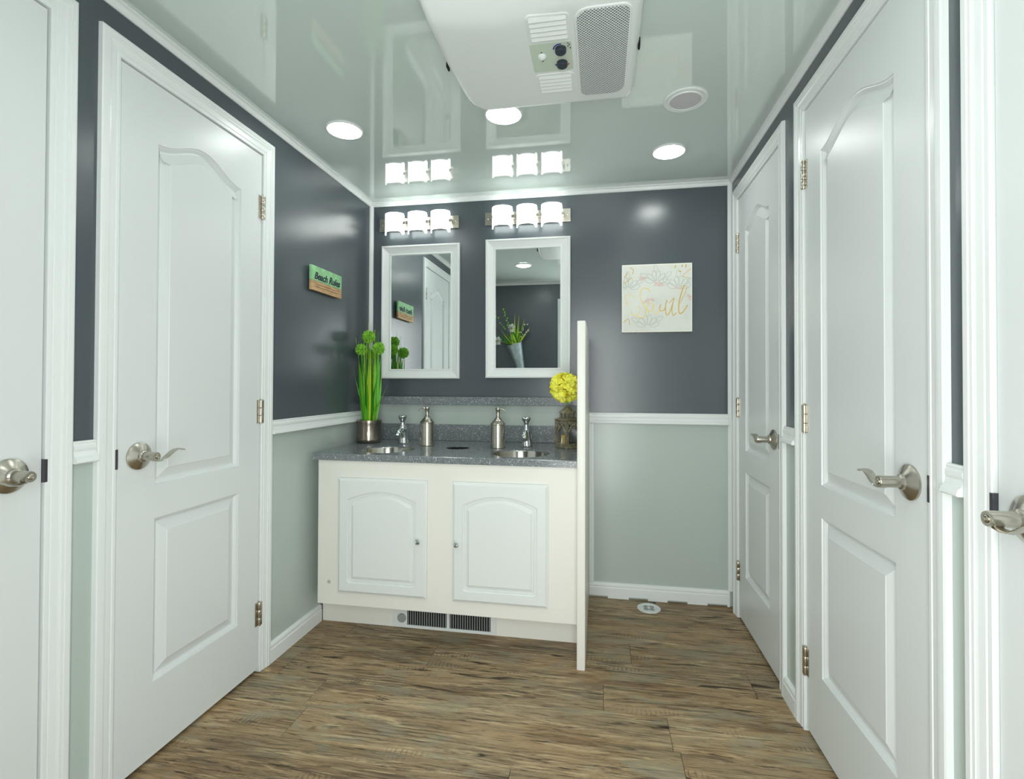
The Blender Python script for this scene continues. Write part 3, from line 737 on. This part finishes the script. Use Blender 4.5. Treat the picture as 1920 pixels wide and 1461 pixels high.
MB().lathe((.303, 1.848, H - .0003), [(.0545, 0), (.0545, -.0055), (.03, -.0065), (.002, -.0068)], n=36).build('grille_cloth', 'speaker_cloth', t, smooth=True)

# ------------------------------------------------------------------ ceiling air conditioner
ac = empty('air_conditioner', (-.18, 1.36, H), 'white ceiling air conditioner panel with knobs and perforated grille', 'air conditioner')
AX0, AX1, AY0, AY1 = -.468, .112, 1.00, 1.712
def ac_depth(x, y):
    crease = 1.262 + .045*math.sin(PI*min(1, max(0, (x - AX0)/(AX1 - AX0)*1.5)))
    if y >= crease: return .060 + .004*min(1, (y - crease)/.4)
    k = min(1, (crease - y)/.17); return .060 - .052*(.35*k + .65*k*k*(3 - 2*k))
def ac_half(y, side):
    """left / right edge at depth y, with rounded corners"""
    r1 = .095 if side < 0 else .050; r0 = .06
    ed = AX0 if side < 0 else AX1
    if side < 0 and y > 1.45: ed += .02*((y - 1.45)/.26)
    if y > AY1 - r1: q = y - (AY1 - r1); dx = r1 - math.sqrt(max(0, r1*r1 - q*q))
    elif y < AY0 + r0: q = (AY0 + r0) - y; dx = r0 - math.sqrt(max(0, r0*r0 - q*q))
    else: dx = 0
    return ed + dx if side < 0 else ed - dx
mb = MB()
def spread_t(n, pw=1.7):
    out = []
    for i in range(n + 1):
        s = 2*i/n - 1; out.append(.5 + .5*math.copysign(1 - (1 - abs(s))**pw, s))
    return out
ts = spread_t(56); grid = []
for tv in ts:
    y = AY0 + (AY1 - AY0)*tv; xl, xr = ac_half(y, -1), ac_half(y, 1); rowv = []
    for tu in ts:
        x = xl + (xr - xl)*tu
        d = min(x - AX0 + .0, AX1 - x, y - AY0, AY1 - y, x - xl, xr - x)
        d = max(0, d); k = min(1, d/.030); pf = math.sqrt(1 - (1 - k)**2)
        rowv.append(mb.bm.verts.new((x, y, H - .0005 - ac_depth(x, y)*(.30 + .70*pf))))
    grid.append(rowv)
for i in range(56):
    for j in range(56): mb.bm.faces.new((grid[i][j], grid[i][j+1], grid[i+1][j+1], grid[i+1][j]))
rim = [grid[0][j] for j in range(57)] + [grid[i][56] for i in range(1, 57)] + [grid[56][j] for j in range(55, -1, -1)] + [grid[i][0] for i in range(55, 0, -1)]
up = [mb.bm.verts.new((v.co.x, v.co.y, H - .0005)) for v in rim]; mb.bridge(rim, up)
mb.build('housing', 'plastic_white', ac, smooth=True, angle=60)
def ac_plate(poly, t, name, material, par, lift=.0):
    m_ = MB(); inn = inset(poly, .002)
    zb = lambda x, y: H - ac_depth(x, y) - .0005 - lift
    m_.loft([[(x, y, zb(x, y) + .004) for x, y in poly], [(x, y, zb(x, y) - t*.5) for x, y in poly], [(x, y, zb(x, y) - t) for x, y in inn]])
    return m_.build(name, material, par)
gr = ac_plate(rrect(-.068, 1.268, .082, 1.655, (.025, .045, .03, .04)), .003, 'grille_frame', 'plastic_white', ac)
ac_plate(rrect(-.062, 1.275, .076, 1.648, (.022, .04, .026, .035)), .0015, 'perforated_grille', 'perforated_grille', gr, lift=.0025)
for y0, y1 in ((1.276, 1.376), (1.520, 1.618)):
    lv = ac_plate(rrect(-.198, y0, -.080, y1, .014), .0022, 'louvre_panel', 'plastic_white', ac)
    for k in range(5):
        y = y0 + .014 + k*(y1 - y0 - .028)/4; z = H - ac_depth(-.14, y) - .0028
        MB().obox((-.139, y, z - .001), (1,0,0), (0,1,-.45), (0,.45,1), .050, .0050, .0014).build('slat', 'plastic_white', lv)
        MB().box((-.189, y + .0046, z - .0006), (-.089, y + .0080, z + .0012)).build('slot', 'slot_grey', lv)
cp = ac_plate(rrect(-.200, 1.384, -.080, 1.510, .006), .0012, 'control_plate', 'control_green', ac)
def flat_arc(cx, cy, r0, r1, a0, a1, z, name, material, par, n=14):
    m_ = MB(); A = [[(cx + r*math.cos(a0 + (a1-a0)*i/n), cy + r*math.sin(a0 + (a1-a0)*i/n), z) for i in range(n+1)] for r in (r0, r1)]
    for i in range(n):
        lo4 = [A[0][i], A[0][i+1], A[1][i+1], A[1][i]]; m_.loft([lo4, [(x, y, zz - .0006) for x, y, zz in lo4]])
    bmesh.ops.remove_doubles(m_.bm, verts=m_.bm.verts, dist=1e-6)
    return m_.build(name, material, par)
for (kx, ky, arcs) in ((-.112, 1.413, [(1.0*PI, 1.55*PI, 'blue_print')]), (-.112, 1.474, [(.35*PI, .95*PI, 'blue_print'), (.08*PI, .33*PI, 'red_print')])):
    z = H - ac_depth(kx, ky) - .0019
    kb = MB().lathe((kx, ky, z), [(.0165, 0), (.0160, -.010), (.0140, -.012), (.002, -.012)], n=28).build('control_knob', 'knob_dark', cp, smooth=True)
    for a0, a1, mt in arcs: flat_arc(kx, ky, .0185, .0225, a0, a1, z + .0006, 'dial_mark', mt, cp)
for (dx, dy) in ((-.090, 1.392), (-.086, 1.398), (-.090, 1.404), (-.084, 1.412)):
    MB().box((dx - .0018, dy - .0018, H - ac_depth(dx, dy) - .0024), (dx + .0018, dy + .0018, H - ac_depth(dx, dy) - .0016)).build('dial_print', 'dark_print', cp)
z = H - ac_depth(-.168, 1.435) - .0019
MB().lathe((-.168, 1.437, z), [(.013, 0), (.012, -.004), (.006, -.009), (.001, -.010)], n=22).build('switch', 'plastic_white', cp, smooth=True)
for dy in (1.420, 1.458): MB().box((-.170, dy - .0018, z - .0004), (-.166, dy + .0018, z + .0006)).build('dial_print', 'dark_print', cp)
for x, y, s in ((AX0, 1.475, -1), (AX1, 1.470, 1)):
    MB().box((x - .003, y - .012, H - .046), (x + .003, y + .012, H - .022), .002).build('side_clip', 'black', ac)

# ------------------------------------------------------------------ wooden sign on the left wall
sg = empty('wall_sign', (XL, 2.138, 1.52), 'small green and brown wooden beach sign on the left wall', 'sign')
SY0, SY1, SZ0, SZ1, SXf = 2.008, 2.268, 1.523, 1.634, XL + .022
MB().box((XL + .001, SY0 + .03, SZ0 + .02), (XL + .010, SY1 - .03, SZ1 - .02)).build('hanger_block', 'sign_edge', sg)
MB().box((XL + .0102, SY0, SZ0 + .0445), (SXf, SY1, SZ1), .001).build('top_board', 'sign_green', sg)
MB().box((XL + .0102, SY0, SZ0), (SXf, SY1, SZ0 + .0437), .001).build('bottom_board', 'sign_brown', sg)
def text_part(body, size, matn, parent, frame, shear=0.0, off=0.0, thick=.0006, width=None):
    cu = bpy.data.curves.new('text', 'FONT'); cu.body = body; cu.size = size; cu.shear = shear; cu.offset = off
    cu.align_x = 'CENTER'; cu.align_y = 'CENTER'; cu.extrude = thick; cu.resolution_u = 4
    to = bpy.data.objects.new('text_tmp', cu); COL.objects.link(to)
    dg = bpy.context.evaluated_depsgraph_get(); me = bpy.data.meshes.new_from_object(to.evaluated_get(dg))
    bpy.data.objects.remove(to); bpy.data.curves.remove(cu)
    xs_ = [v.co.x for v in me.vertices]; k = width/(max(xs_) - min(xs_)) if width else 1
    o_, eu, ev, en = (Vector(a) for a in frame); base = WL[parent.name]
    for v in me.vertices: v.co = o_ + eu*(v.co.x*k) + ev*v.co.y + en*v.co.z - base
    me.materials.clear(); me.materials.append(MATS[matn])
    ob = bpy.data.objects.new('lettering', me); COL.objects.link(ob); ob.parent = parent; WL[ob.name] = base; return ob
text_part('Beach Rules', .046, 'sign_ink', sg, ((SXf + .0004, 2.138, SZ0 + .066), (0,1,0), (0,0,1), (1,0,0)), shear=.35, off=.0012, width=.222)
for k in range(2):
    pts = [(SXf + .0006, SY0 + .03 + .2*i/26, SZ0 + .030 - k*.012 + .0025*math.sin(i*2.3 + k) * (1 if i % 4 else .2)) for i in range(27)]
    MB().tube(pts, .0008, 5).build('fine_print', 'sign_ink_brown', sg)

# ------------------------------------------------------------------ square canvas
cv = empty('canvas_art', (.2855, YB, 1.371), 'square pale floral canvas with gold script on the dark wall', 'picture')
AXa, AXb, AZa, AZb = .112, .459, 1.371, 1.719; yA = YB - .022
MB().box((AXa, yA, AZa), (AXb, YB - .0005, AZb), .0015).build('stretcher', 'canvas_edge', cv)
MB().box((AXa + .006, yA - .0008, AZa + .006), (AXb - .006, yA - .0001, AZb - .006)).build('print_field', 'canvas', cv)
def art(px, py): return (AXa + (px - 225)/1125*(AXb - AXa), AZb - (py - 215)/1095*(AZb - AZa))
def strokes(name, material, lines, rad):
    mb_ = MB()
    for ln, rd in lines:
        P3 = []
        pts = [art(*p) for p in ln]
        # smooth with Catmull-Rom
        for i in range(len(pts) - 1):
            p0, p1, p2, p3 = pts[max(i-1, 0)], pts[i], pts[i+1], pts[min(i+2, len(pts)-1)]
            for s_ in range(5):
                t_ = s_/5
                P3.append(tuple(.5*((2*p1[q]) + (-p0[q]+p2[q])*t_ + (2*p0[q]-5*p1[q]+4*p2[q]-p3[q])*t_*t_ + (-p0[q]+3*p1[q]-3*p2[q]+p3[q])*t_**3) for q in (0, 1)))
        P3.append(pts[-1])
        P3 = [(min(max(x, AXa + .007), AXb - .007), yA - .0010, min(max(z, AZa + .007), AZb - .007)) for x, z in P3]
        mb_.tube(P3, rd*rad, 6, flat=.35, up=(0,1,0))
    return mb_.build(name, material, cv, kind='stuff')
strokes('lettering', 'ink_gold', [
    ([(950, 800), (930, 880), (928, 960), (945, 1040), (985, 1010), (1030, 900), (1062, 770)], 1.2),
    ([(1040, 880), (1028, 980), (1050, 1050), (1100, 1010)], 1.1),
    ([(990, 850), (1062, 765)], 1.0),
    ([(1228, 575), (1180, 690), (1145, 830), (1135, 960), (1150, 1020), (1200, 1000), (1275, 890)], 1.4),
    ([(1228, 575), (1262, 600), (1235, 700), (1160, 860)], .7),
    ([(855, 870), (835, 920), (845, 970), (900, 960), (935, 900)], 1.2)], .0022)
strokes('pale_lettering', 'ink_gold_pale', [
    ([(690, 660), (640, 610), (570, 600), (528, 660), (525, 760), (570, 850), (620, 930), (618, 1020), (560, 1072), (490, 1062), (450, 1025)], 1.5),
    ([(480, 895), (522, 930), (505, 1000), (440, 1038), (380, 1005), (395, 960)], 1.1),
    ([(730, 860), (670, 850), (635, 920), (660, 985), (715, 940), (745, 860), (740, 960), (780, 1020), (835, 950)], 1.2),
    ([(290, 820), (330, 870), (280, 740), (340, 700), (430, 740)], 1.0)], .0022)
def petal(px, py, ang, ln, wd):
    a, b_ = [], []
    for i in range(7):
        t_ = i/6; s_ = wd*math.sin(PI*t_)
        for arr, sgn in ((a, 1), (b_, -1)):
            x = t_*ln; y = sgn*s_; arr.append((px + x*math.cos(ang) - y*math.sin(ang), py + x*math.sin(ang) + y*math.cos(ang)))
    return [(a, .55), (b_, .55)]
G, K, Y_ = [], [], []
for (cx, cy, base_, col_) in ((780, 520, G, 0), (1140, 620, G, 1), (640, 1230, G, 2), (330, 620, G, 3)):
    for q in range(6):
        ang = -PI/2 + (q - 2.5)*.5
        base_ += petal(cx + 40*math.cos(ang), cy + 40*math.sin(ang), ang, 165, 38)
        if q % 2 == 0: base_ += petal(cx + 170*math.cos(ang + .22), cy + 170*math.sin(ang + .22), ang + .22, 130, 32)
for (cx, cy) in ((780, 520), (860, 540), (1140, 610), (700, 780), (620, 810), (1310, 760), (560, 440)):
    for q in range(3):
        ang = random.uniform(0, 2*PI); K += petal(cx, cy, ang, 55, 14)
Y_ += [([(265, 420), (320, 350)], 1.2), ([(270, 520), (380, 420)], 1.2), ([(250, 1150), (330, 1090), (350, 1190)], 1.0), ([(1090, 250), (1075, 290)], 1.6),
       ([(1190, 240), (1190, 280)], 1.6), ([(1255, 240), (1245, 290)], 1.6), ([(1140, 350), (1180, 345)], 1.6), ([(1340, 300), (1200, 420), (1310, 460)], .8), ([(360, 260), (410, 300), (400, 370)], 1.0)]
strokes('petal_lines', 'ink_grey', G, .0016); strokes('pink_accents', 'ink_pink', K, .0024); strokes('gold_accents', 'ink_gold', Y_, .0018)

# ------------------------------------------------------------------ potted grass with allium heads
px, py = -1.203, 2.452
pt = empty('potted_grass', (px, py, ZC), 'tall green potted grass with round flower heads in hammered metal pot', 'plant')
z = ZC + .0004
MB().lathe((px, py, z), [(.058, 0), (.062, .003), (.0655, .012), (.0655, .020), (.063, .030), (.062, .085), (.064, .100), (.0655, .112), (.0655, .118), (.062, .118), (.060, .105), (.001, .100)], n=44).build('pot', 'pot_metal', pt, smooth=True, angle=50)
def blade(base, tip, bend, wid, tw):
    base, tip = Vector(base), Vector(tip); mb_ = MB(); n = 9; d = (tip - base)
    side0 = Vector((math.cos(tw), math.sin(tw), 0)); th = Vector((-math.sin(tw), math.cos(tw), 0))
    rings = []
    for i in range(n + 1):
        t_ = i/n; p = base + d*t_ + Vector(bend)*math.sin(PI*t_*.85)*.5
        wdt = wid*(.55 + .45*math.sin(PI*min(1, t_*1.25 + .1)))*(1 if t_ < .55 else max(.04, (1 - t_)/.45)); h_ = .0007
        rings.append([p - side0*wdt, p + th*(h_ + wdt*.25), p + side0*wdt, p - th*(h_ - wdt*.10)])
    mb_.loft(rings); return mb_
rnd = random.Random(4)
tips = [(-1.262, 2.42, 1.345), (-1.222, 2.50, 1.425), (-1.196, 2.44, 1.430), (-1.186, 2.47, 1.395), (-1.262, 2.47, 1.24), (-1.266, 2.40, 1.19), (-1.116, 2.40, 1.17), (-1.105, 2.47, 1.10), (-1.245, 2.52, 1.33), (-1.17, 2.40, 1.28), (-1.15, 2.47, 1.22)]
for i in range(62):
    a = rnd.uniform(0, 2*PI); rr = .036*math.sqrt(rnd.random())
    b0 = (px + rr*math.cos(a), py + rr*math.sin(a), z + .095)
    if i < len(tips): tip = tips[i]
    else:
        sp = rnd.uniform(.010, .062)
        tip = (px + sp*math.cos(a), py + sp*math.sin(a)*1.1, rnd.uniform(1.14, 1.40))
    tip = (max(tip[0], XL + .012), min(tip[1], YB - .05), tip[2])
    mt = rnd.choice(('leaf_deep', 'leaf_deep', 'leaf_deep', 'leaf_mid', 'leaf_mid', 'leaf_lime')) if i >= 4 else 'leaf_lime'
    blade(b0, tip, (rnd.uniform(-.02, .02), rnd.uniform(-.03, .02), 0), (rnd.uniform(.0046, .0072) if i >= 4 else .0085), rnd.uniform(-.7, .7)).build('leaf', mt, pt, smooth=True, angle=80)
for (hx, hy, hz_, hr) in ((-1.210, 2.455, 1.352, .037), (-1.238, 2.430, 1.283, .034), (-1.152, 2.450, 1.287, .036), (-1.186, 2.525, 1.300, .034), (-1.232, 2.52, 1.262, .032)):
    MB().tube([(px + (hx-px)*.2, py, z + .095), (px + (hx-px)*.55, py + (hy-py)*.5, (z + hz_)/2), (hx, hy, hz_ - hr*.6)], .0024, 8).build('stem', 'leaf_mid', pt, smooth=True)
    mb = MB(); mb.ball((hx, hy, hz_), hr*.55, 2); NF = 110
    for q in range(NF):
        zz = 1 - 2*(q + .5)/NF; ph = q*2.39996; rr = math.sqrt(1 - zz*zz); d = Vector((rr*math.cos(ph), rr*math.sin(ph), zz))
        e1 = d.orthogonal().normalized(); e2 = d.cross(e1); c = Vector((hx, hy, hz_)); a0 = rnd.uniform(0, 2*PI)
        st = c + d*hr*.52; k_ = hr*.26
        for s_ in range(3):
            a1 = a0 + s_*2.094; v = e1*math.cos(a1) + e2*math.sin(a1); w_ = d.cross(v)
            mb.poly([st, st + d*hr*.22 + v*k_*.6 + w_*k_*.45, st + d*hr*.42 + v*k_, st + d*hr*.22 + v*k_*.6 - w_*k_*.45])
    mb.build('flower_head', 'allium', pt, kind='stuff', recalc=False)

# ------------------------------------------------------------------ lantern, candle, yellow flower ball
lx, ly = -.1545, 2.430; hd = .0560
ln = empty('lantern', (lx, ly, ZC), 'weathered bronze lattice lantern beside the partition', 'lantern')
z = ZC + .0004
dg4 = [(0, -1), (1, 0), (0, 1), (-1, 0)]
sq = lambda h_, zz: [(lx + a*h_, ly + b_*h_, zz) for a, b_ in dg4]
MB().loft([sq(.0630, z), sq(.0640, z + .004), sq(.0600, z + .010), sq(.0570, z + .012)]).build('base', 'bronze', ln)
for a, b_ in dg4:
    c = Vector((lx + a*hd, ly + b_*hd, z + .0715)); MB().obox(c, (1,1,0), (1,-1,0), (0,0,1), .0048, .0048, .0590).build('corner_post', 'bronze', ln)
for i in range(4):
    A = Vector((lx + dg4[i][0]*hd, ly + dg4[i][1]*hd, 0)); B = Vector((lx + dg4[(i+1)%4][0]*hd, ly + dg4[(i+1)%4][1]*hd, 0)); mid = (A + B)/2; t_ = (B - A).normalized(); L_ = (B - A).length
    nn = Vector((mid.x - lx, mid.y - ly, 0)).normalized()
    mb = MB()
    mb.obox(mid + Vector((0,0,z + .018)), t_, nn, (0,0,1), L_/2, .003, .0055); mb.obox(mid + Vector((0,0,z + .124)), t_, nn, (0,0,1), L_/2, .003, .0065)
    for s_ in (-1, 1):
        mb.obox(mid + t_*(s_*(L_/2 - .008)) + Vector((0,0,z + .070)), t_, nn, (0,0,1), .0028, .0026, .050)
        mb.tube([mid + t_*(s_*(L_/2 - .014)) + Vector((0,0,z + .080)), mid + t_*(s_*(L_/2 - .022)) + Vector((0,0,z + .100)), mid + Vector((0,0,z + .117))], .0036, 6)
        mb.tube([mid + t_*(s_*.020) + Vector((0,0,z + .118)), mid + t_*(s_*.008) + Vector((0,0,z + .100)), mid + t_*(s_*.016) + Vector((0,0,z + .092))], .0028, 6)
    mb.build('lattice', 'bronze', ln, kind='stuff')
    MB().obox(mid - nn*.0036 + Vector((0,0,z + .071)), t_, nn, (0,0,1), L_/2 - .005, .0006, .048).build('pane', 'clear_glass', ln)
MB().loft([sq(.0580, z + .1305), sq(.0660, z + .137), sq(.0600, z + .141), sq(.0340, z + .148)]).build('eave', 'bronze', ln)
for a, b_ in dg4:
    MB().obox((lx + a*.031, ly + b_*.031, z + .158), (1,1,0), (1,-1,0), (0,0,1), .0045, .0045, .0105).build('cupola_post', 'bronze', ln)
    MB().obox((lx + (a + b_)*.0155, ly + (b_ - a)*.0155, z + .158), (1,1,0), (1,-1,0), (0,0,1), .003, .003, .0100).build('cupola_post', 'bronze', ln)
MB().loft([sq(.0420, z + .1690), sq(.0430, z + .173), sq(.0330, z + .182), sq(.0160, z + .196), sq(.0070, z + .200)]).build('roof', 'bronze', ln)
MB().lathe((lx, ly, z + .199), [(.004, 0), (.0065, .004), (.0065, .008), (.003, .012), (.001, .0135)], n=14).build('finial', 'bronze', ln, smooth=True)
cn = empty('pillar_candle', (lx - .012, ly - .008, z + .012), 'short cream candle inside the lantern', 'candle')
MB().lathe((lx - .012, ly - .008, z + .0122), [(.0190, 0), (.0190, .050), (.0170, .052), (.003, .0505)], n=28).build('wax', 'candle_wax', cn, smooth=True)
MB().tube([(lx - .012, ly - .008, z + .062), (lx - .011, ly - .008, z + .070)], .0009, 6).build('wick', 'black', cn)

bx_, by_, bz_, br = -.1665, 2.430, z + .2165 + .0775, .0780
fb = empty('flower_ball', (bx_, by_, bz_ - br), 'round yellow silk flower ball above the lantern', 'flower ball')
MB().ball((bx_, by_, bz_), br*.66, 3).build('core', 'petal_core', fb, smooth=True)
MB().tube([(lx, ly, z + .2115), (lx - .004, ly, z + .2165), (bx_, by_, bz_ - br*.6)], .0028, 8).build('stem', 'leaf_mid', fb)
b = bmesh.new(); n = 6; rings = []
for i in range(n + 1):
    t_ = i/n; wv = .0185*math.sin(PI*(.10 + .78*t_))**.75; zz = .034*t_
    rings.append([b.verts.new((wv*s_, .012*t_*t_ + .006*(s_*s_ - .5)*t_, zz - .004*s_*s_*t_)) for s_ in (-1, -.5, 0, .5, 1)])
for i in range(n):
    for j in range(4): b.faces.new((rings[i][j], rings[i][j+1], rings[i+1][j+1], rings[i+1][j]))
for f in b.faces: f.smooth = True
pme = bpy.data.meshes.new('petal'); b.to_mesh(pme); b.free(); pme.materials.append(MATS['petal_yellow'])
NP = 190
for q in range(NP):
    zz = 1 - 2*(q + .5)/NP; ph = q*2.39996 + rnd.uniform(-.15, .15); rr = math.sqrt(1 - zz*zz); d = Vector((rr*math.cos(ph), rr*math.sin(ph), zz))
    o = bpy.data.objects.new('petal', pme); COL.objects.link(o); o.parent = fb
    az = rnd.uniform(0, 2*PI); e1_ = d.orthogonal().normalized(); e2_ = d.cross(e1_)
    xv = e1_*math.cos(az) + e2_*math.sin(az); yv = d.cross(xv)
    mt_ = Matrix((xv, yv, d)).transposed().to_4x4() @ Matrix.Rotation(rnd.uniform(-.55, -.15), 4, 'X')
    sc_ = rnd.uniform(.85, 1.08); mt_ = mt_ @ Matrix.Diagonal((sc_, sc_, sc_, 1)); mt_.translation = Vector((bx_, by_, bz_)) + d*br*.60 - WL[fb.name]
    o.matrix_local = mt_

# ------------------------------------------------------------------ floor drain
fd = empty('floor_drain', (.240, 2.525, 0), 'round white floor drain beside the slotted baseboard', 'drain')
MB().lathe((.240, 2.525, .0003), [(.056, 0), (.056, .003), (.052, .005), (.040, .0045), (.038, .002), (.002, .002)], n=40).build('ring', 'plastic_white', fd, smooth=True)
for k in range(4):
    a = PI/4 + k*PI/2
    MB().lathe((.240 + .019*math.cos(a), 2.525 + .019*math.sin(a), .0026), [(.013, 0), (.012, .0012), (.002, .0014)], n=16).build('slot', 'plastic_grey', fd, smooth=True)
MB().lathe((.240, 2.525, .0026), [(.009, 0), (.008, .0025), (.002, .003)], n=16).build('screw_cap', 'plastic_white', fd, smooth=True)

# ------------------------------------------------------------------ metal cone of flowers on the entrance wall (seen in the mirror)
vz = empty('flower_cone', (-.86, YF, 1.10), 'galvanised metal cone of white flowers, seen in the right mirror', 'wall vase')
top_c = Vector((-.910, YF + .085, 1.468)); bot_c = Vector((-.812, YF + .030, 1.085))
axv = (top_c - bot_c).normalized(); e1 = axv.cross(Vector((0,1,0))).normalized(); e2 = axv.cross(e1)
mb = MB(); rings = []
N_ = 40
for t_, r_ in ((0, .024), (.5, .055), (.9, .080), (1.0, .086)):
    c = bot_c + (top_c - bot_c)*t_
    rings.append([c + (e1*math.cos(2*PI*k/N_) + e2*math.sin(2*PI*k/N_)*.95)*r_ + axv*(.006*math.sin(2*PI*k/N_*6) if t_ == 1 else 0) for k in range(N_)])
for t_, r_ in ((1.0, .0845), (.9, .078), (.75, .070)):
    c = bot_c + (top_c - bot_c)*t_
    rings.append([c + (e1*math.cos(2*PI*k/N_) + e2*math.sin(2*PI*k/N_)*.95)*r_ + axv*(.006*math.sin(2*PI*k/N_*6) if t_ == 1 else 0) for k in range(N_)])
mb.loft(rings); mb.build('cone', 'galvanised', vz, smooth=True, angle=50)
rv = random.Random(12)
def vtip(x, zz, dy=.10): return Vector((x, YF + dy, zz))
for i, (tx, tz, mt) in enumerate([(-.885, 1.79, 'leaf_lime'), (-.845, 1.775, 'leaf_lime'), (-.80, 1.74, 'leaf_lime'), (-.73, 1.64, 'leaf_lime'), (-.77, 1.71, 'leaf_deep'), (-.90, 1.70, 'leaf_deep'), (-.97, 1.66, 'leaf_lime'), (-1.05, 1.62, 'leaf_lime'), (-1.10, 1.60, 'leaf_deep'), (-1.00, 1.58, 'leaf_mid'), (-.84, 1.66, 'leaf_deep'), (-.79, 1.60, 'leaf_deep'), (-.95, 1.74, 'leaf_deep'), (-1.10, 1.50, 'leaf_lime'), (-1.03, 1.47, 'leaf_deep'), (-.93, 1.62, 'leaf_lime')]):
    b0 = top_c - axv*.04 + e1*rv.uniform(-.03, .03) + e2*rv.uniform(-.03, .03)
    blade(b0, vtip(tx, tz, rv.uniform(.06, .17)), (rv.uniform(-.02, .02), .02, .01), rv.uniform(.010, .014), rv.uniform(-.5, .5)).build('leaf', mt, vz, smooth=True, angle=80)
for (fx, fz, fr_) in ((-.92, 1.625, .058), (-1.068, 1.492, .056)):
    c = vtip(fx, fz, .16)
    MB().tube([top_c - axv*.03, (top_c + c)/2 + Vector((0,.02,.01)), c], .0025, 6).build('stem', 'leaf_mid', vz)
    mb = MB(); mb.ball(c, fr_*.35, 2)
    for q in range(34):
        a = q*2.39996; el = .15 + 1.1*q/34; v = Vector((math.cos(a)*math.sin(el), math.cos(el)*1.0, math.sin(a)*math.sin(el))); sd = v.cross(Vector((0,0,1))).normalized()*fr_*.22
        up_ = v.cross(sd).normalized()*fr_*.06
        mb.poly([c + v*fr_*.2, c + v*fr_*.7 + sd + up_, c + v*fr_, c + v*fr_*.7 - sd + up_])
    fh = mb.build('flower_head', 'flower_white', vz, kind='stuff', recalc=False)
    MB().ball(c + Vector((0, fr_*.3, 0)), fr_*.26, 2).build('flower_centre', 'leaf_lime', fh, smooth=True)
for (sx0, sz0, cnt) in ((-1.015, 1.835, 9), (-1.10, 1.76, 6), (-.77, 1.68, 6), (-.74, 1.60, 5)):
    tip = vtip(sx0, sz0, .12); MB().tube([top_c - axv*.03, (top_c*.5 + tip*.5) + Vector((0,.02,.01)), tip], .0014, 6).build('twig', 'leaf_deep', vz)
    for q in range(cnt):
        f_ = .5 + .5*q/max(1, cnt - 1); p = top_c*(1 - f_) + tip*f_ + Vector((rv.uniform(-.014, .014), rv.uniform(0, .02), rv.uniform(-.014, .014)))
        MB().ball(p, rv.uniform(.006, .010), 1, (1, .8, 1.2)).build('bud', 'flower_pink' if sx0 > -.9 else 'allium', vz, smooth=True)
